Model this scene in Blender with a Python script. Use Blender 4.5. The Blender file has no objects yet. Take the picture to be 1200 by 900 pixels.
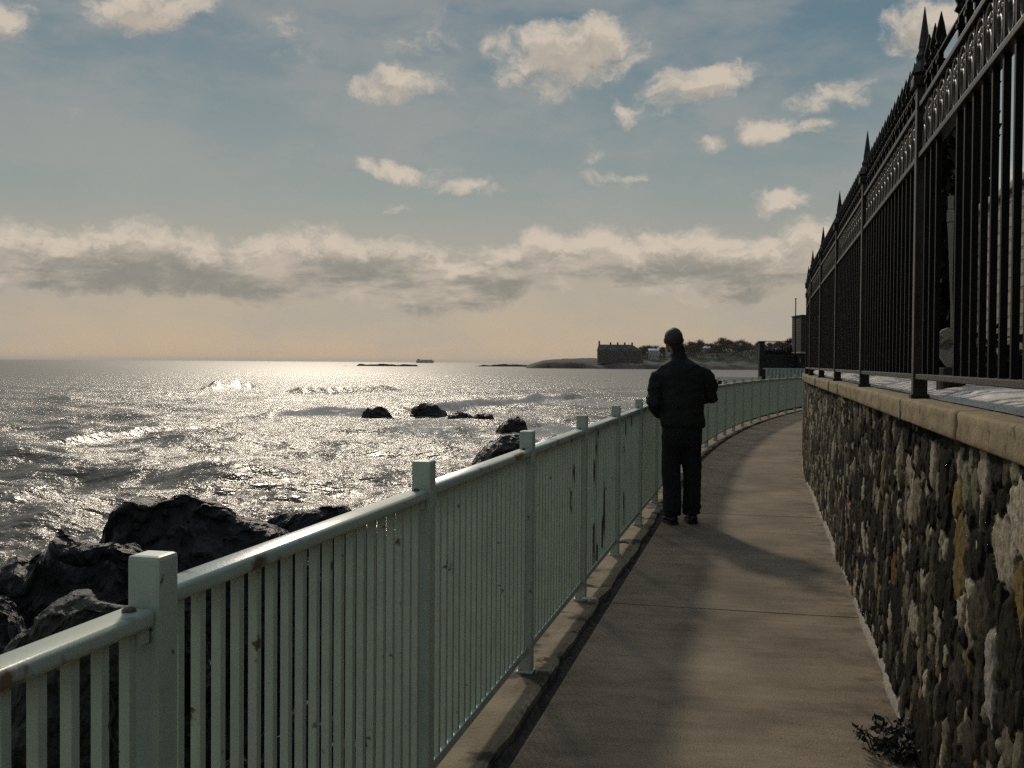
import bpy, bmesh, math, random
import numpy as np
from mathutils import Vector, Matrix, noise as mnoise

random.seed(7)
rng = np.random.default_rng(11)
PI = math.pi
R_ = math.radians
scene = bpy.context.scene
COL = scene.collection

# ------------------------------------------------------------------ layout
F_PX = 1260.0            # focal length in photo pixels (1200 wide)
CAM_Z = 1.436
SEA_Z = -4.6
A0 = math.atan(0.23)     # heading of the straight walk, right of the view axis
S1 = 13.0 / math.cos(A0)
RAD = 108.0
SUN_AZ, SUN_EL = -10.5, 30.5


def heading(s):
    return A0 if s <= S1 else A0 + (s - S1) / RAD


def P(s, o, z=0.0):
    """point s metres along the railing line, o metres to its right"""
    if s <= S1:
        x = -1.058 + math.sin(A0) * s
        y = math.cos(A0) * s
        th = A0
    else:
        th = A0 + (s - S1) / RAD
        x = -1.058 + math.sin(A0) * S1 + RAD * (math.cos(A0) - math.cos(th))
        y = math.cos(A0) * S1 + RAD * (math.sin(th) - math.sin(A0))
    return Vector((x + math.cos(th) * o, y - math.sin(th) * o, z))


def hor(px):
    return 420.0 + 0.0085 * px


def at(px, py, y):
    """the point at distance y that the photograph shows at (px, py)"""
    return Vector(((px - 600) / F_PX * y, y, CAM_Z + (hor(px) - py) / F_PX * y))


# ------------------------------------------------------------------ noise
def _hash(ix, iy, iz):
    h = (ix.astype(np.int64) * 374761393 + iy.astype(np.int64) * 668265263 + iz.astype(np.int64) * 2147483647) & 0xFFFFFFFF
    h = ((h ^ (h >> 13)) * 1274126177) & 0xFFFFFFFF
    h = ((h ^ (h >> 16)) * 2246822519) & 0xFFFFFFFF
    return ((h ^ (h >> 15)) & 0xFFFFFF) / float(0xFFFFFF)


def vnoise(x, y, z=None):
    x = np.asarray(x, float); y = np.asarray(y, float)
    z = np.zeros_like(x) if z is None else np.asarray(z, float) + np.zeros_like(x)
    ix, iy, iz = np.floor(x), np.floor(y), np.floor(z)
    fx, fy, fz = x - ix, y - iy, z - iz
    ux, uy, uz = (f * f * f * (f * (f * 6 - 15) + 10) for f in (fx, fy, fz))
    r = 0
    for dx in (0, 1):
        for dy in (0, 1):
            for dz in (0, 1):
                w = (ux if dx else 1 - ux) * (uy if dy else 1 - uy) * (uz if dz else 1 - uz)
                r = r + w * _hash(ix + dx, iy + dy, iz + dz)
    return r * 2 - 1


def fbm(x, y, z=None, octaves=4, gain=0.5, lac=2.03):
    z = 0 if z is None else z
    a, s, r = 1.0, 1.0, 0
    for k in range(octaves):
        r = r + a * vnoise(np.asarray(x) * s + 17.3 * k, np.asarray(y) * s - 9.1 * k, np.asarray(z) * s + 3.7 * k)
        a *= gain; s *= lac
    return r


def sstep(a, b, x):
    t = np.clip((x - a) / (b - a), 0, 1)
    return t * t * (3 - 2 * t)


# ------------------------------------------------------------------ materials
def new_mat(name):
    m = bpy.data.materials.new(name); m.use_nodes = True
    nt = m.node_tree
    return m, nt, nt.nodes, nt.links, nt.nodes['Principled BSDF']


def mat(name, c1, c2=None, scale=8.0, rough=0.7, metal=0.0, bump=0.0, bscale=None, spec=0.5, coords='Object',
        c3=None, scale3=30.0, t3=0.6, stretch=None):
    """two-tone noise colour, an optional third colour in spots, and a bump"""
    m, nt, N, L, b = new_mat(name)
    b.inputs['Roughness'].default_value = rough
    b.inputs['Metallic'].default_value = metal
    b.inputs['Specular IOR Level'].default_value = spec
    b.inputs['Base Color'].default_value = (*c1, 1)
    tc = N.new('ShaderNodeTexCoord')
    src = N.new('ShaderNodeNewGeometry').outputs['Position'] if coords == 'World' else tc.outputs[coords]
    if stretch:
        mp = N.new('ShaderNodeMapping'); mp.inputs['Scale'].default_value = stretch
        L.new(src, mp.inputs['Vector']); src = mp.outputs[0]
    last = None
    if c2:
        n = N.new('ShaderNodeTexNoise'); n.inputs['Scale'].default_value = scale
        n.inputs['Detail'].default_value = 7; n.inputs['Roughness'].default_value = 0.62
        L.new(src, n.inputs['Vector'])
        r = N.new('ShaderNodeValToRGB'); r.color_ramp.elements[0].position = 0.34; r.color_ramp.elements[1].position = 0.68
        r.color_ramp.elements[0].color = (*c1, 1); r.color_ramp.elements[1].color = (*c2, 1)
        L.new(n.outputs['Fac'], r.inputs['Fac']); last = r.outputs['Color']
    if c3:
        n3 = N.new('ShaderNodeTexNoise'); n3.inputs['Scale'].default_value = scale3
        n3.inputs['Detail'].default_value = 5
        L.new(src, n3.inputs['Vector'])
        mr = N.new('ShaderNodeMapRange'); mr.inputs[1].default_value = t3; mr.inputs[2].default_value = t3 + 0.05
        L.new(n3.outputs['Fac'], mr.inputs[0])
        mx = N.new('ShaderNodeMix'); mx.data_type = 'RGBA'
        L.new(mr.outputs[0], mx.inputs[0])
        if last: L.new(last, mx.inputs[6])
        else: mx.inputs[6].default_value = (*c1, 1)
        mx.inputs[7].default_value = (*c3, 1); last = mx.outputs[2]
    if last: L.new(last, b.inputs['Base Color'])
    if bump:
        nb = N.new('ShaderNodeTexNoise'); nb.inputs['Scale'].default_value = bscale or scale * 3
        nb.inputs['Detail'].default_value = 8; nb.inputs['Roughness'].default_value = 0.65
        L.new(src, nb.inputs['Vector'])
        bp = N.new('ShaderNodeBump'); bp.inputs['Strength'].default_value = 1.0; bp.inputs['Distance'].default_value = bump
        L.new(nb.outputs['Fac'], bp.inputs['Height']); L.new(bp.outputs[0], b.inputs['Normal'])
    return m


M = {}
M['green_paint'] = mat('green_paint', (0.43, 0.49, 0.385), (0.53, 0.595, 0.475), 9, 0.45, bump=0.0006, bscale=120,
                       c3=(0.13, 0.09, 0.055), scale3=22, t3=0.68, coords='World')
M['green_rail'] = mat('green_rail', (0.42, 0.49, 0.385), (0.49, 0.55, 0.44), 6, 0.30, bump=0.0006, bscale=90,
                      c3=(0.17, 0.11, 0.065), scale3=7, t3=0.60, coords='World')
M['green_rusty'] = mat('green_rusty', (0.41, 0.50, 0.38), (0.48, 0.56, 0.44), 9, 0.4,
                       c3=(0.03, 0.018, 0.011), scale3=9, t3=0.53, stretch=(1.6, 1.6, 0.45), coords='World')
M['bolt'] = mat('bolt', (0.09, 0.05, 0.03), (0.16, 0.12, 0.09), 60, 0.6, 0.4)
M['iron'] = mat('iron', (0.004, 0.0038, 0.0035), (0.009, 0.008, 0.007), 30, 0.6, bump=0.0008, bscale=150, spec=0.12)
M['iron_post'] = mat('iron_post', (0.014, 0.012, 0.0095), (0.04, 0.034, 0.027), 20, 0.42, bump=0.0008, bscale=120, spec=0.3)  # posts and rails: lighter than the pickets, sunlit faces put into the colour
M['iron_scroll'] = mat('iron_scroll', (0.05, 0.042, 0.031), (0.12, 0.10, 0.077), 20, 0.4)  # palest of the irons: lit edges of the scrolls put into the colour
M['coping'] = mat('coping', (0.23, 0.17, 0.085), (0.37, 0.28, 0.15), 6, 0.9, bump=0.006, bscale=60,
                  c3=(0.11, 0.09, 0.055), scale3=16, t3=0.62)
M['mortar'] = mat('mortar', (0.30, 0.26, 0.20), (0.42, 0.37, 0.29), 14, 0.95, bump=0.012, bscale=40)
M['kerb'] = mat('kerb', (0.20, 0.15, 0.085), (0.34, 0.265, 0.165), 3.5, 0.95, bump=0.006, bscale=45,
                c3=(0.055, 0.045, 0.028), scale3=3.2, t3=0.55)
M['soil'] = mat('soil', (0.012, 0.010, 0.008), (0.04, 0.033, 0.024), 30, 1.0, bump=0.012, bscale=60)
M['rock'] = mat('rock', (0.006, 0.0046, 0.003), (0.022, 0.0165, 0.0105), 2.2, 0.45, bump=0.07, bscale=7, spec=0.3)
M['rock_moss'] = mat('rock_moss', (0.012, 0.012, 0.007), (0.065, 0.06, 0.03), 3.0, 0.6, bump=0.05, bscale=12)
M['reef'] = mat('reef', (0.012, 0.011, 0.010), (0.02, 0.018, 0.015), 0.1, 1.0, spec=0.0)
M['bank'] = mat('bank', (0.004, 0.0037, 0.003), (0.016, 0.0135, 0.010), 1.4, 0.6, bump=0.08, bscale=5, spec=0.18,
                c3=(0.16, 0.155, 0.14), scale3=4.5, t3=0.71)
M['jacket'] = mat('jacket', (0.009, 0.010, 0.0075), (0.016, 0.017, 0.012), 12, 0.85, bump=0.004, bscale=40)
M['trousers'] = mat('trousers', (0.007, 0.0075, 0.009), (0.012, 0.012, 0.014), 12, 0.9, bump=0.003, bscale=60)
M['shoe'] = mat('shoe', (0.008, 0.007, 0.006), (0.015, 0.012, 0.01), 20, 0.5)
M['sole'] = mat('sole', (0.02, 0.018, 0.016), rough=0.8)
M['skin'] = mat('skin', (0.30, 0.17, 0.11), (0.36, 0.21, 0.14), 15, 0.55)
M['hair'] = mat('hair', (0.030, 0.022, 0.013), (0.06, 0.045, 0.028), 60, 0.6, bump=0.004, bscale=160)
M['leaf_dark'] = mat('leaf_dark', (0.008, 0.011, 0.005), (0.02, 0.024, 0.011), 4, 0.9, spec=0.1)
M['weed'] = mat('weed', (0.018, 0.018, 0.010), (0.045, 0.042, 0.02), 30, 0.75)
M['twig'] = mat('twig', (0.03, 0.025, 0.019), (0.055, 0.045, 0.033), 0.4, 0.95)
M['bark'] = mat('bark', (0.035, 0.028, 0.02), (0.06, 0.05, 0.036), 1, 0.95)
M['sheet'] = mat('sheet', (0.52, 0.46, 0.38), (0.72, 0.65, 0.56), 7, 0.6, bump=0.01, bscale=18, stretch=(1, 1, 1),
                 c3=(0.12, 0.11, 0.09), scale3=9, t3=0.62)
M['slab'] = mat('slab', (0.36, 0.33, 0.29), (0.55, 0.51, 0.45), 16, 0.9, bump=0.01, bscale=40)
M['stake'] = mat('stake', (0.30, 0.27, 0.22), (0.48, 0.44, 0.37), 18, 0.9, bump=0.004, stretch=(1, 1, .15))
M['scrap'] = mat('scrap', (0.6, 0.58, 0.55), (0.7, 0.68, 0.64), 20, 0.7)
M['grass'] = mat('grass', (0.03, 0.04, 0.015), (0.06, 0.065, 0.028), 3, 0.95, bump=0.02, bscale=40)
M['house_dark'] = mat('house_dark', (0.045, 0.04, 0.035), (0.07, 0.062, 0.052), 0.15, 0.9)
M['slate'] = mat('slate', (0.05, 0.048, 0.046), (0.07, 0.066, 0.06), 0.2, 0.7)
M['white_wall'] = mat('white_wall', (0.42, 0.40, 0.37), (0.5, 0.48, 0.45), 0.3, 0.8)
M['glass'] = mat('glass', (0.02, 0.025, 0.03), (0.03, 0.035, 0.04), 0.3, 0.06)
M['glass_roof'] = mat('glass_roof', (0.5, 0.5, 0.5), (0.6, 0.6, 0.6), 0.2, 0.12, metal=0.8)
M['terrace'] = mat('terrace', (0.016, 0.014, 0.012), (0.035, 0.03, 0.025), 0.8, 0.9, bump=0.03, bscale=3)
M['pale_stone'] = mat('pale_stone', (0.40, 0.35, 0.28), (0.5, 0.45, 0.37), 2, 0.9)
M['hull'] = mat('hull', (0.16, 0.15, 0.14), (0.2, 0.19, 0.18), 0.05, 0.6)
M['far_metal'] = mat('far_metal', (0.42, 0.46, 0.40), (0.48, 0.52, 0.45), 1, 0.5)


def brick_mat(name, c1, c2, mortar, bw, bh, msize=0.012, bump=0.006):
    m, nt, N, L, b = new_mat(name)
    b.inputs['Roughness'].default_value = 0.9
    tc = N.new('ShaderNodeTexCoord')
    sx = N.new('ShaderNodeSeparateXYZ'); L.new(tc.outputs['Object'], sx.inputs[0])
    ad = N.new('ShaderNodeMath'); ad.operation = 'ADD'; L.new(sx.outputs[0], ad.inputs[0]); L.new(sx.outputs[1], ad.inputs[1])
    cx = N.new('ShaderNodeCombineXYZ'); L.new(ad.outputs[0], cx.inputs[0]); L.new(sx.outputs[2], cx.inputs[1])
    br = N.new('ShaderNodeTexBrick'); L.new(cx.outputs[0], br.inputs['Vector'])
    br.inputs['Scale'].default_value = 1
    br.inputs['Brick Width'].default_value = bw; br.inputs['Row Height'].default_value = bh
    br.inputs['Mortar Size'].default_value = msize; br.inputs['Mortar Smooth'].default_value = 0.3
    br.inputs['Color1'].default_value = (*c1, 1); br.inputs['Color2'].default_value = (*c2, 1)
    br.inputs['Mortar'].default_value = (*mortar, 1)
    n = N.new('ShaderNodeTexNoise'); n.inputs['Scale'].default_value = 6; n.inputs['Detail'].default_value = 6
    L.new(tc.outputs['Object'], n.inputs['Vector'])
    mx = N.new('ShaderNodeMix'); mx.data_type = 'RGBA'; mx.blend_type = 'MULTIPLY'; mx.inputs[0].default_value = 0.5
    L.new(br.outputs['Color'], mx.inputs[6]); L.new(n.outputs['Fac'], mx.inputs[7])
    L.new(mx.outputs[2], b.inputs['Base Color'])
    bp = N.new('ShaderNodeBump'); bp.inputs['Distance'].default_value = bump; bp.invert = True
    L.new(br.outputs['Fac'], bp.inputs['Height']); L.new(bp.outputs[0], b.inputs['Normal'])
    return m


M['pale_brick'] = brick_mat('pale_brick', (0.50, 0.42, 0.30), (0.62, 0.54, 0.40), (0.30, 0.26, 0.2), 0.22, 0.075)
M['far_brick'] = brick_mat('far_brick', (0.06, 0.038, 0.028), (0.09, 0.055, 0.04), (0.09, 0.078, 0.066), 0.5, 0.2, 0.03, 0.02)


def concrete_mat():
    m, nt, N, L, b = new_mat('path_concrete')
    tc = N.new('ShaderNodeTexCoord')
    uv = N.new('ShaderNodeAttribute'); uv.attribute_name = 'walk'      # (along, across) in metres
    n1 = N.new('ShaderNodeTexNoise'); n1.inputs['Scale'].default_value = 1.1; n1.inputs['Detail'].default_value = 8; n1.inputs['Roughness'].default_value = 0.65
    L.new(tc.outputs['Object'], n1.inputs['Vector'])
    mp = N.new('ShaderNodeMapping'); mp.inputs['Scale'].default_value = (9.0, 1.6, 1); L.new(uv.outputs['Vector'], mp.inputs['Vector'])
    n2 = N.new('ShaderNodeTexNoise'); n2.inputs['Scale'].default_value = 1.3; n2.inputs['Detail'].default_value = 7; n2.inputs['Roughness'].default_value = 0.7
    L.new(mp.outputs[0], n2.inputs['Vector'])                          # screed marks across the walk
    n3 = N.new('ShaderNodeTexNoise'); n3.inputs['Scale'].default_value = 140; n3.inputs['Detail'].default_value = 3
    L.new(tc.outputs['Object'], n3.inputs['Vector'])
    ad = N.new('ShaderNodeMath'); ad.operation = 'ADD'; L.new(n1.outputs['Fac'], ad.inputs[0])
    h2 = N.new('ShaderNodeMath'); h2.operation = 'MULTIPLY_ADD'; h2.inputs[1].default_value = 0.5; h2.inputs[2].default_value = 0.25; L.new(n2.outputs['Fac'], h2.inputs[0]); L.new(h2.outputs[0], ad.inputs[1])
    ad2 = N.new('ShaderNodeMath'); ad2.operation = 'MULTIPLY_ADD'; L.new(n3.outputs['Fac'], ad2.inputs[0]); ad2.inputs[1].default_value = 0.8
    L.new(ad.outputs[0], ad2.inputs[2])
    r = N.new('ShaderNodeValToRGB')
    r.color_ramp.elements[0].position = 0.30; r.color_ramp.elements[0].color = (0.115, 0.086, 0.053, 1)
    r.color_ramp.elements[1].position = 0.74; r.color_ramp.elements[1].color = (0.375, 0.29, 0.19, 1)
    mr = N.new('ShaderNodeMapRange'); mr.inputs[1].default_value = 0.85; mr.inputs[2].default_value = 1.95
    L.new(ad2.outputs[0], mr.inputs[0]); L.new(mr.outputs[0], r.inputs['Fac'])
    # dark stains and dirt along both edges
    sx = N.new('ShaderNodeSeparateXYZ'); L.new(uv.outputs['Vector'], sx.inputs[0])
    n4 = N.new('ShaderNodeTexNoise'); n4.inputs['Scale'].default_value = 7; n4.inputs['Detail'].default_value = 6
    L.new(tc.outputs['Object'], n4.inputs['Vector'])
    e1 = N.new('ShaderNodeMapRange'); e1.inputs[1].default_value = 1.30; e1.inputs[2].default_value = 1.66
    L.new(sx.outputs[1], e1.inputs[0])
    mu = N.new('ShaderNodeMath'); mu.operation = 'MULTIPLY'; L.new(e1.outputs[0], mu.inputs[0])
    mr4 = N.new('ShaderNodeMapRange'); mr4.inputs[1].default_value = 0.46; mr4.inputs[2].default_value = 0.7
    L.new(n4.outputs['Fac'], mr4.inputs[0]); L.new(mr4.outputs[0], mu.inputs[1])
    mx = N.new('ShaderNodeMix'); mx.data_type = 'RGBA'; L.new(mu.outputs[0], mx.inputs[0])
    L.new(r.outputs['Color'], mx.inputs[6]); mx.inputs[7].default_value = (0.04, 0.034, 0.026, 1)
    L.new(mx.outputs[2], b.inputs['Base Color'])
    b.inputs['Roughness'].default_value = 0.88; b.inputs['Specular IOR Level'].default_value = 0.3
    bp = N.new('ShaderNodeBump'); bp.inputs['Distance'].default_value = 0.006; bp.inputs['Strength'].default_value = 0.8
    L.new(ad2.outputs[0], bp.inputs['Height']); L.new(bp.outputs[0], b.inputs['Normal'])
    return m


def stone_mat():
    m, nt, N, L, b = new_mat('wall_stones')
    at_ = N.new('ShaderNodeAttribute'); at_.attribute_name = 'stone'
    tc = N.new('ShaderNodeTexCoord')
    n = N.new('ShaderNodeTexNoise'); n.inputs['Scale'].default_value = 45; n.inputs['Detail'].default_value = 6; n.inputs['Roughness'].default_value = 0.7
    L.new(tc.outputs['Object'], n.inputs['Vector'])
    mr = N.new('ShaderNodeMapRange'); mr.inputs[1].default_value = 0.3; mr.inputs[2].default_value = 0.7; mr.inputs[3].default_value = 0.45; mr.inputs[4].default_value = 1.5
    L.new(n.outputs['Fac'], mr.inputs[0])
    mx = N.new('ShaderNodeVectorMath'); mx.operation = 'SCALE'
    L.new(at_.outputs['Color'], mx.inputs[0]); L.new(mr.outputs[0], mx.inputs['Scale'])
    L.new(mx.outputs[0], b.inputs['Base Color'])
    b.inputs['Roughness'].default_value = 0.9; b.inputs['Specular IOR Level'].default_value = 0.08
    bp = N.new('ShaderNodeBump'); bp.inputs['Distance'].default_value = 0.008
    L.new(n.outputs['Fac'], bp.inputs['Height']); L.new(bp.outputs[0], b.inputs['Normal'])
    return m


def sea_mat():
    m, nt, N, L, b = new_mat('sea_water')
    b.inputs['Base Color'].default_value = (0.13, 0.104, 0.066, 1)
    b.inputs['Specular IOR Level'].default_value = 0.36
    b.inputs['Roughness'].default_value = 0.10
    b.inputs['IOR'].default_value = 1.34
    geo = N.new('ShaderNodeNewGeometry')
    acc = None
    for sc_, st, amp in ((0.22, (1.0, 1.8, 1), 0.8), (0.9, (1.0, 1.6, 1), 0.30), (3.0, (1.0, 1.3, 1), 0.12), (9.0, (1, 1.1, 1), 0.034)):
        mp = N.new('ShaderNodeMapping'); mp.inputs['Scale'].default_value = st; mp.inputs['Rotation'].default_value = (0, 0, R_(12))
        L.new(geo.outputs['Position'], mp.inputs['Vector'])
        n = N.new('ShaderNodeTexNoise'); n.inputs['Scale'].default_value = sc_; n.inputs['Detail'].default_value = 3
        n.inputs['Roughness'].default_value = 0.55
        L.new(mp.outputs[0], n.inputs['Vector'])
        ma = N.new('ShaderNodeMath'); ma.operation = 'MULTIPLY_ADD'; ma.inputs[1].default_value = amp
        L.new(n.outputs['Fac'], ma.inputs[0])
        if acc is not None: L.new(acc, ma.inputs[2])
        else: ma.inputs[2].default_value = 0
        acc = ma.outputs[0]
    bp = N.new('ShaderNodeBump'); bp.inputs['Distance'].default_value = 1.0
    fa = N.new('ShaderNodeAttribute'); fa.attribute_name = 'offshore'      # chop too fine for the mesh and bump out there
    st_ = N.new('ShaderNodeMapRange'); st_.inputs[3].default_value = 0.86; st_.inputs[4].default_value = 0.22; L.new(fa.outputs['Fac'], st_.inputs[0]); L.new(st_.outputs[0], bp.inputs['Strength'])
    ro_ = N.new('ShaderNodeMapRange'); ro_.inputs[3].default_value = 0.24; ro_.inputs[4].default_value = 0.42; L.new(fa.outputs['Fac'], ro_.inputs[0]); L.new(ro_.outputs[0], b.inputs['Roughness'])
    L.new(acc, bp.inputs['Height']); L.new(bp.outputs[0], b.inputs['Normal'])
    # foam
    fo = N.new('ShaderNodeAttribute'); fo.attribute_name = 'foam'
    nf = N.new('ShaderNodeTexNoise'); nf.inputs['Scale'].default_value = 1.3; nf.inputs['Detail'].default_value = 8; nf.inputs['Roughness'].default_value = 0.7
    L.new(geo.outputs['Position'], nf.inputs['Vector'])
    s = N.new('ShaderNodeMath'); s.operation = 'ADD'; L.new(fo.outputs['Fac'], s.inputs[0]); L.new(nf.outputs['Fac'], s.inputs[1])
    mr = N.new('ShaderNodeMapRange'); mr.inputs[1].default_value = 0.86; mr.inputs[2].default_value = 1.10
    L.new(s.outputs[0], mr.inputs[0])
    df = N.new('ShaderNodeBsdfDiffuse'); df.inputs['Color'].default_value = (0.50, 0.47, 0.42, 1)
    mx = N.new('ShaderNodeMixShader'); L.new(mr.outputs[0], mx.inputs[0]); L.new(b.outputs[0], mx.inputs[1]); L.new(df.outputs[0], mx.inputs[2])
    L.new(mx.outputs[0], N['Material Output'].inputs['Surface'])
    return m


def headland_mat():
    m, nt, N, L, b = new_mat('headland_ground')
    b.inputs['Roughness'].default_value = 0.95
    a = N.new('ShaderNodeAttribute'); a.attribute_name = 'turf'
    tc = N.new('ShaderNodeTexCoord')
    n = N.new('ShaderNodeTexNoise'); n.inputs['Scale'].default_value = 0.06; n.inputs['Detail'].default_value = 8; n.inputs['Roughness'].default_value = 0.7
    L.new(tc.outputs['Object'], n.inputs['Vector'])
    r1 = N.new('ShaderNodeValToRGB'); r1.color_ramp.elements[0].position = 0.35; r1.color_ramp.elements[1].position = 0.65
    r1.color_ramp.elements[0].color = (0.010, 0.009, 0.008, 1); r1.color_ramp.elements[1].color = (0.032, 0.027, 0.021, 1)
    r2 = N.new('ShaderNodeValToRGB'); r2.color_ramp.elements[0].position = 0.35; r2.color_ramp.elements[1].position = 0.65
    r2.color_ramp.elements[0].color = (0.035, 0.045, 0.018, 1); r2.color_ramp.elements[1].color = (0.075, 0.085, 0.035, 1)
    L.new(n.outputs['Fac'], r1.inputs['Fac']); L.new(n.outputs['Fac'], r2.inputs['Fac'])
    mx = N.new('ShaderNodeMix'); mx.data_type = 'RGBA'; L.new(a.outputs['Fac'], mx.inputs[0])
    L.new(r1.outputs['Color'], mx.inputs[6]); L.new(r2.outputs['Color'], mx.inputs[7])
    L.new(mx.outputs[2], b.inputs['Base Color'])
    return m


M['concrete'] = concrete_mat(); M['stones'] = stone_mat(); M['sea'] = sea_mat(); M['headland'] = headland_mat()


# ------------------------------------------------------------------ mesh helpers
class MB:
    def __init__(self):
        self.v, self.f, self.m = [], [], []

    def add(self, vs, fs, mi=0):
        b = len(self.v)
        self.v.extend(tuple(p) for p in vs)
        self.f.extend(tuple(i + b for i in f) for f in fs)
        self.m.extend([mi] * len(fs))

    def box(self, x0, x1, y0, y1, z0, z1, mi=0, mtx=None, bev=0.0):
        """a box; bev chamfers every edge"""
        bm = bmesh.new()
        bmesh.ops.create_cube(bm, size=1)
        for v in bm.verts:
            v.co = Vector(((x0 + x1) / 2 + v.co.x * (x1 - x0), (y0 + y1) / 2 + v.co.y * (y1 - y0), (z0 + z1) / 2 + v.co.z * (z1 - z0)))
        if bev:
            bmesh.ops.bevel(bm, geom=bm.edges[:], offset=bev, segments=2, profile=0.6, affect='EDGES')
        if mtx: bm.transform(mtx)
        bm.verts.index_update()
        self.add([v.co[:] for v in bm.verts], [[v.index for v in f.verts] for f in bm.faces], mi)
        bm.free()

    def tube(self, pts, rad, n=6, mi=0, cap=True, squash=None):
        """tube through pts; rad a number or a list; squash = (a, b) scales its two cross axes"""
        pts = [Vector(p) for p in pts]
        rs = rad if isinstance(rad, (list, tuple)) else [rad] * len(pts)
        rings = []
        up = Vector((0, 0, 1))
        prev = None
        for i, p in enumerate(pts):
            t = (pts[min(i + 1, len(pts) - 1)] - pts[max(i - 1, 0)])
            t = t.normalized() if t.length > 1e-9 else Vector((0, 0, 1))
            if prev is None:
                a = t.cross(up) if abs(t.z) < 0.95 else t.cross(Vector((0, 1, 0)))
            else:
                a = prev - t * prev.dot(t)
            a = a.normalized() if a.length > 1e-9 else t.orthogonal().normalized()
            prev = a
            b = t.cross(a)
            sa, sb = squash if squash else (1, 1)
            rings.append([p + (a * math.cos(2 * PI * k / n) * sa + b * math.sin(2 * PI * k / n) * sb) * rs[i] for k in range(n)])
        vs = [q for r in rings for q in r]
        fs = []
        for i in range(len(rings) - 1):
            for k in range(n):
                k2 = (k + 1) % n
                fs.append((i * n + k, i * n + k2, (i + 1) * n + k2, (i + 1) * n + k))
        if cap:
            fs.append(tuple(range(n - 1, -1, -1)))
            fs.append(tuple((len(rings) - 1) * n + k for k in range(n)))
        self.add(vs, fs, mi)

    def lathe(self, prof, n=10, centre=(0, 0, 0), mi=0):
        vs, fs = [], []
        for r, z in prof:
            for k in range(n):
                a = 2 * PI * (k + 0.5) / n
                vs.append((centre[0] + r * math.cos(a), centre[1] + r * math.sin(a), centre[2] + z))
        for i in range(len(prof) - 1):
            for k in range(n):
                k2 = (k + 1) % n
                fs.append((i * n + k, i * n + k2, (i + 1) * n + k2, (i + 1) * n + k))
        fs.append(tuple(range(n - 1, -1, -1)))
        fs.append(tuple((len(prof) - 1) * n + k for k in range(n)))
        self.add(vs, fs, mi)

    def mesh(self, name, mats, smooth=False):
        me = bpy.data.meshes.new(name)
        me.from_pydata(self.v, [], self.f)
        for m in (mats if isinstance(mats, (list, tuple)) else [mats]):
            me.materials.append(m)
        if any(self.m): me.polygons.foreach_set('material_index', self.m)
        if smooth: me.polygons.foreach_set('use_smooth', [True] * len(me.polygons))
        me.update()
        return me

    def build(self, name, mats, parent=None, smooth=False):
        return link(name, self.mesh(name, mats, smooth), parent)


def link(name, data, parent=None, mtx=None):
    o = bpy.data.objects.new(name, data)
    COL.objects.link(o)
    if parent is not None: o.parent = parent
    if mtx is not None: o.matrix_local = mtx
    return o


def tag(o, label=None, cat=None, group=None, kind=None):
    if label: o['label'] = label
    if cat: o['category'] = cat
    if group: o['group'] = group
    if kind: o['kind'] = kind
    return o


def thing(name, label, cat, loc=(0, 0, 0), rz=0.0, group=None):
    o = link(name, None)
    o.location = loc; o.rotation_euler = (0, 0, rz)
    return tag(o, label, cat, group)


def grid_mesh(name, X, Y, Z, material, smooth=True, attrs=None, flip=False):
    """quad grid from 2-D arrays; attrs: {name: (type, array)} on points"""
    nr, nc = X.shape
    co = np.stack([X, Y, Z], -1).reshape(-1, 3).astype(np.float32)
    idx = np.arange(nr * nc).reshape(nr, nc)
    q = np.stack([idx[:-1, :-1], idx[:-1, 1:], idx[1:, 1:], idx[1:, :-1]], -1).reshape(-1, 4)
    if flip: q = q[:, ::-1]
    me = bpy.data.meshes.new(name)
    me.vertices.add(len(co)); me.vertices.foreach_set('co', co.ravel())
    me.loops.add(q.size); me.loops.foreach_set('vertex_index', q.ravel().astype(np.int32))
    me.polygons.add(len(q)); me.polygons.foreach_set('loop_start', np.arange(0, q.size, 4, dtype=np.int32))
    me.polygons.foreach_set('use_smooth', np.full(len(q), smooth))
    me.update(calc_edges=True); me.validate()
    me.materials.append(material)
    for k, (ty, arr) in (attrs or {}).items():
        a = me.attributes.new(k, ty, 'POINT')
        if ty == 'FLOAT': a.data.foreach_set('value', np.asarray(arr, np.float32).ravel())
        elif ty == 'FLOAT_VECTOR': a.data.foreach_set('vector', np.asarray(arr, np.float32).ravel())
        else: a.data.foreach_set('color', np.asarray(arr, np.float32).ravel())
    return me


def curve_grid(s, o):
    """P() on arrays"""
    s = np.asarray(s, float); o = np.asarray(o, float)
    th = A0 + np.maximum(s - S1, 0) / RAD
    sm = np.minimum(s, S1)
    x = -1.058 + math.sin(A0) * sm + RAD * (math.cos(A0) - np.cos(th)) + np.cos(th) * o
    y = math.cos(A0) * sm + RAD * (np.sin(th) - math.sin(A0)) - np.sin(th) * o
    return x, y


def frame(s, o, z=0.0, s2=None):
    """matrix with x along the walk, y to its LEFT, z up, at P(s, o, z)"""
    p = P(s, o, z)
    if s2 is None: th = heading(s)
    else:
        d = P(s2, o, z) - p
        th = math.atan2(d.x, d.y)
    return Matrix.Translation(p) @ Matrix.Rotation(PI / 2 - th, 4, 'Z')


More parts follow.
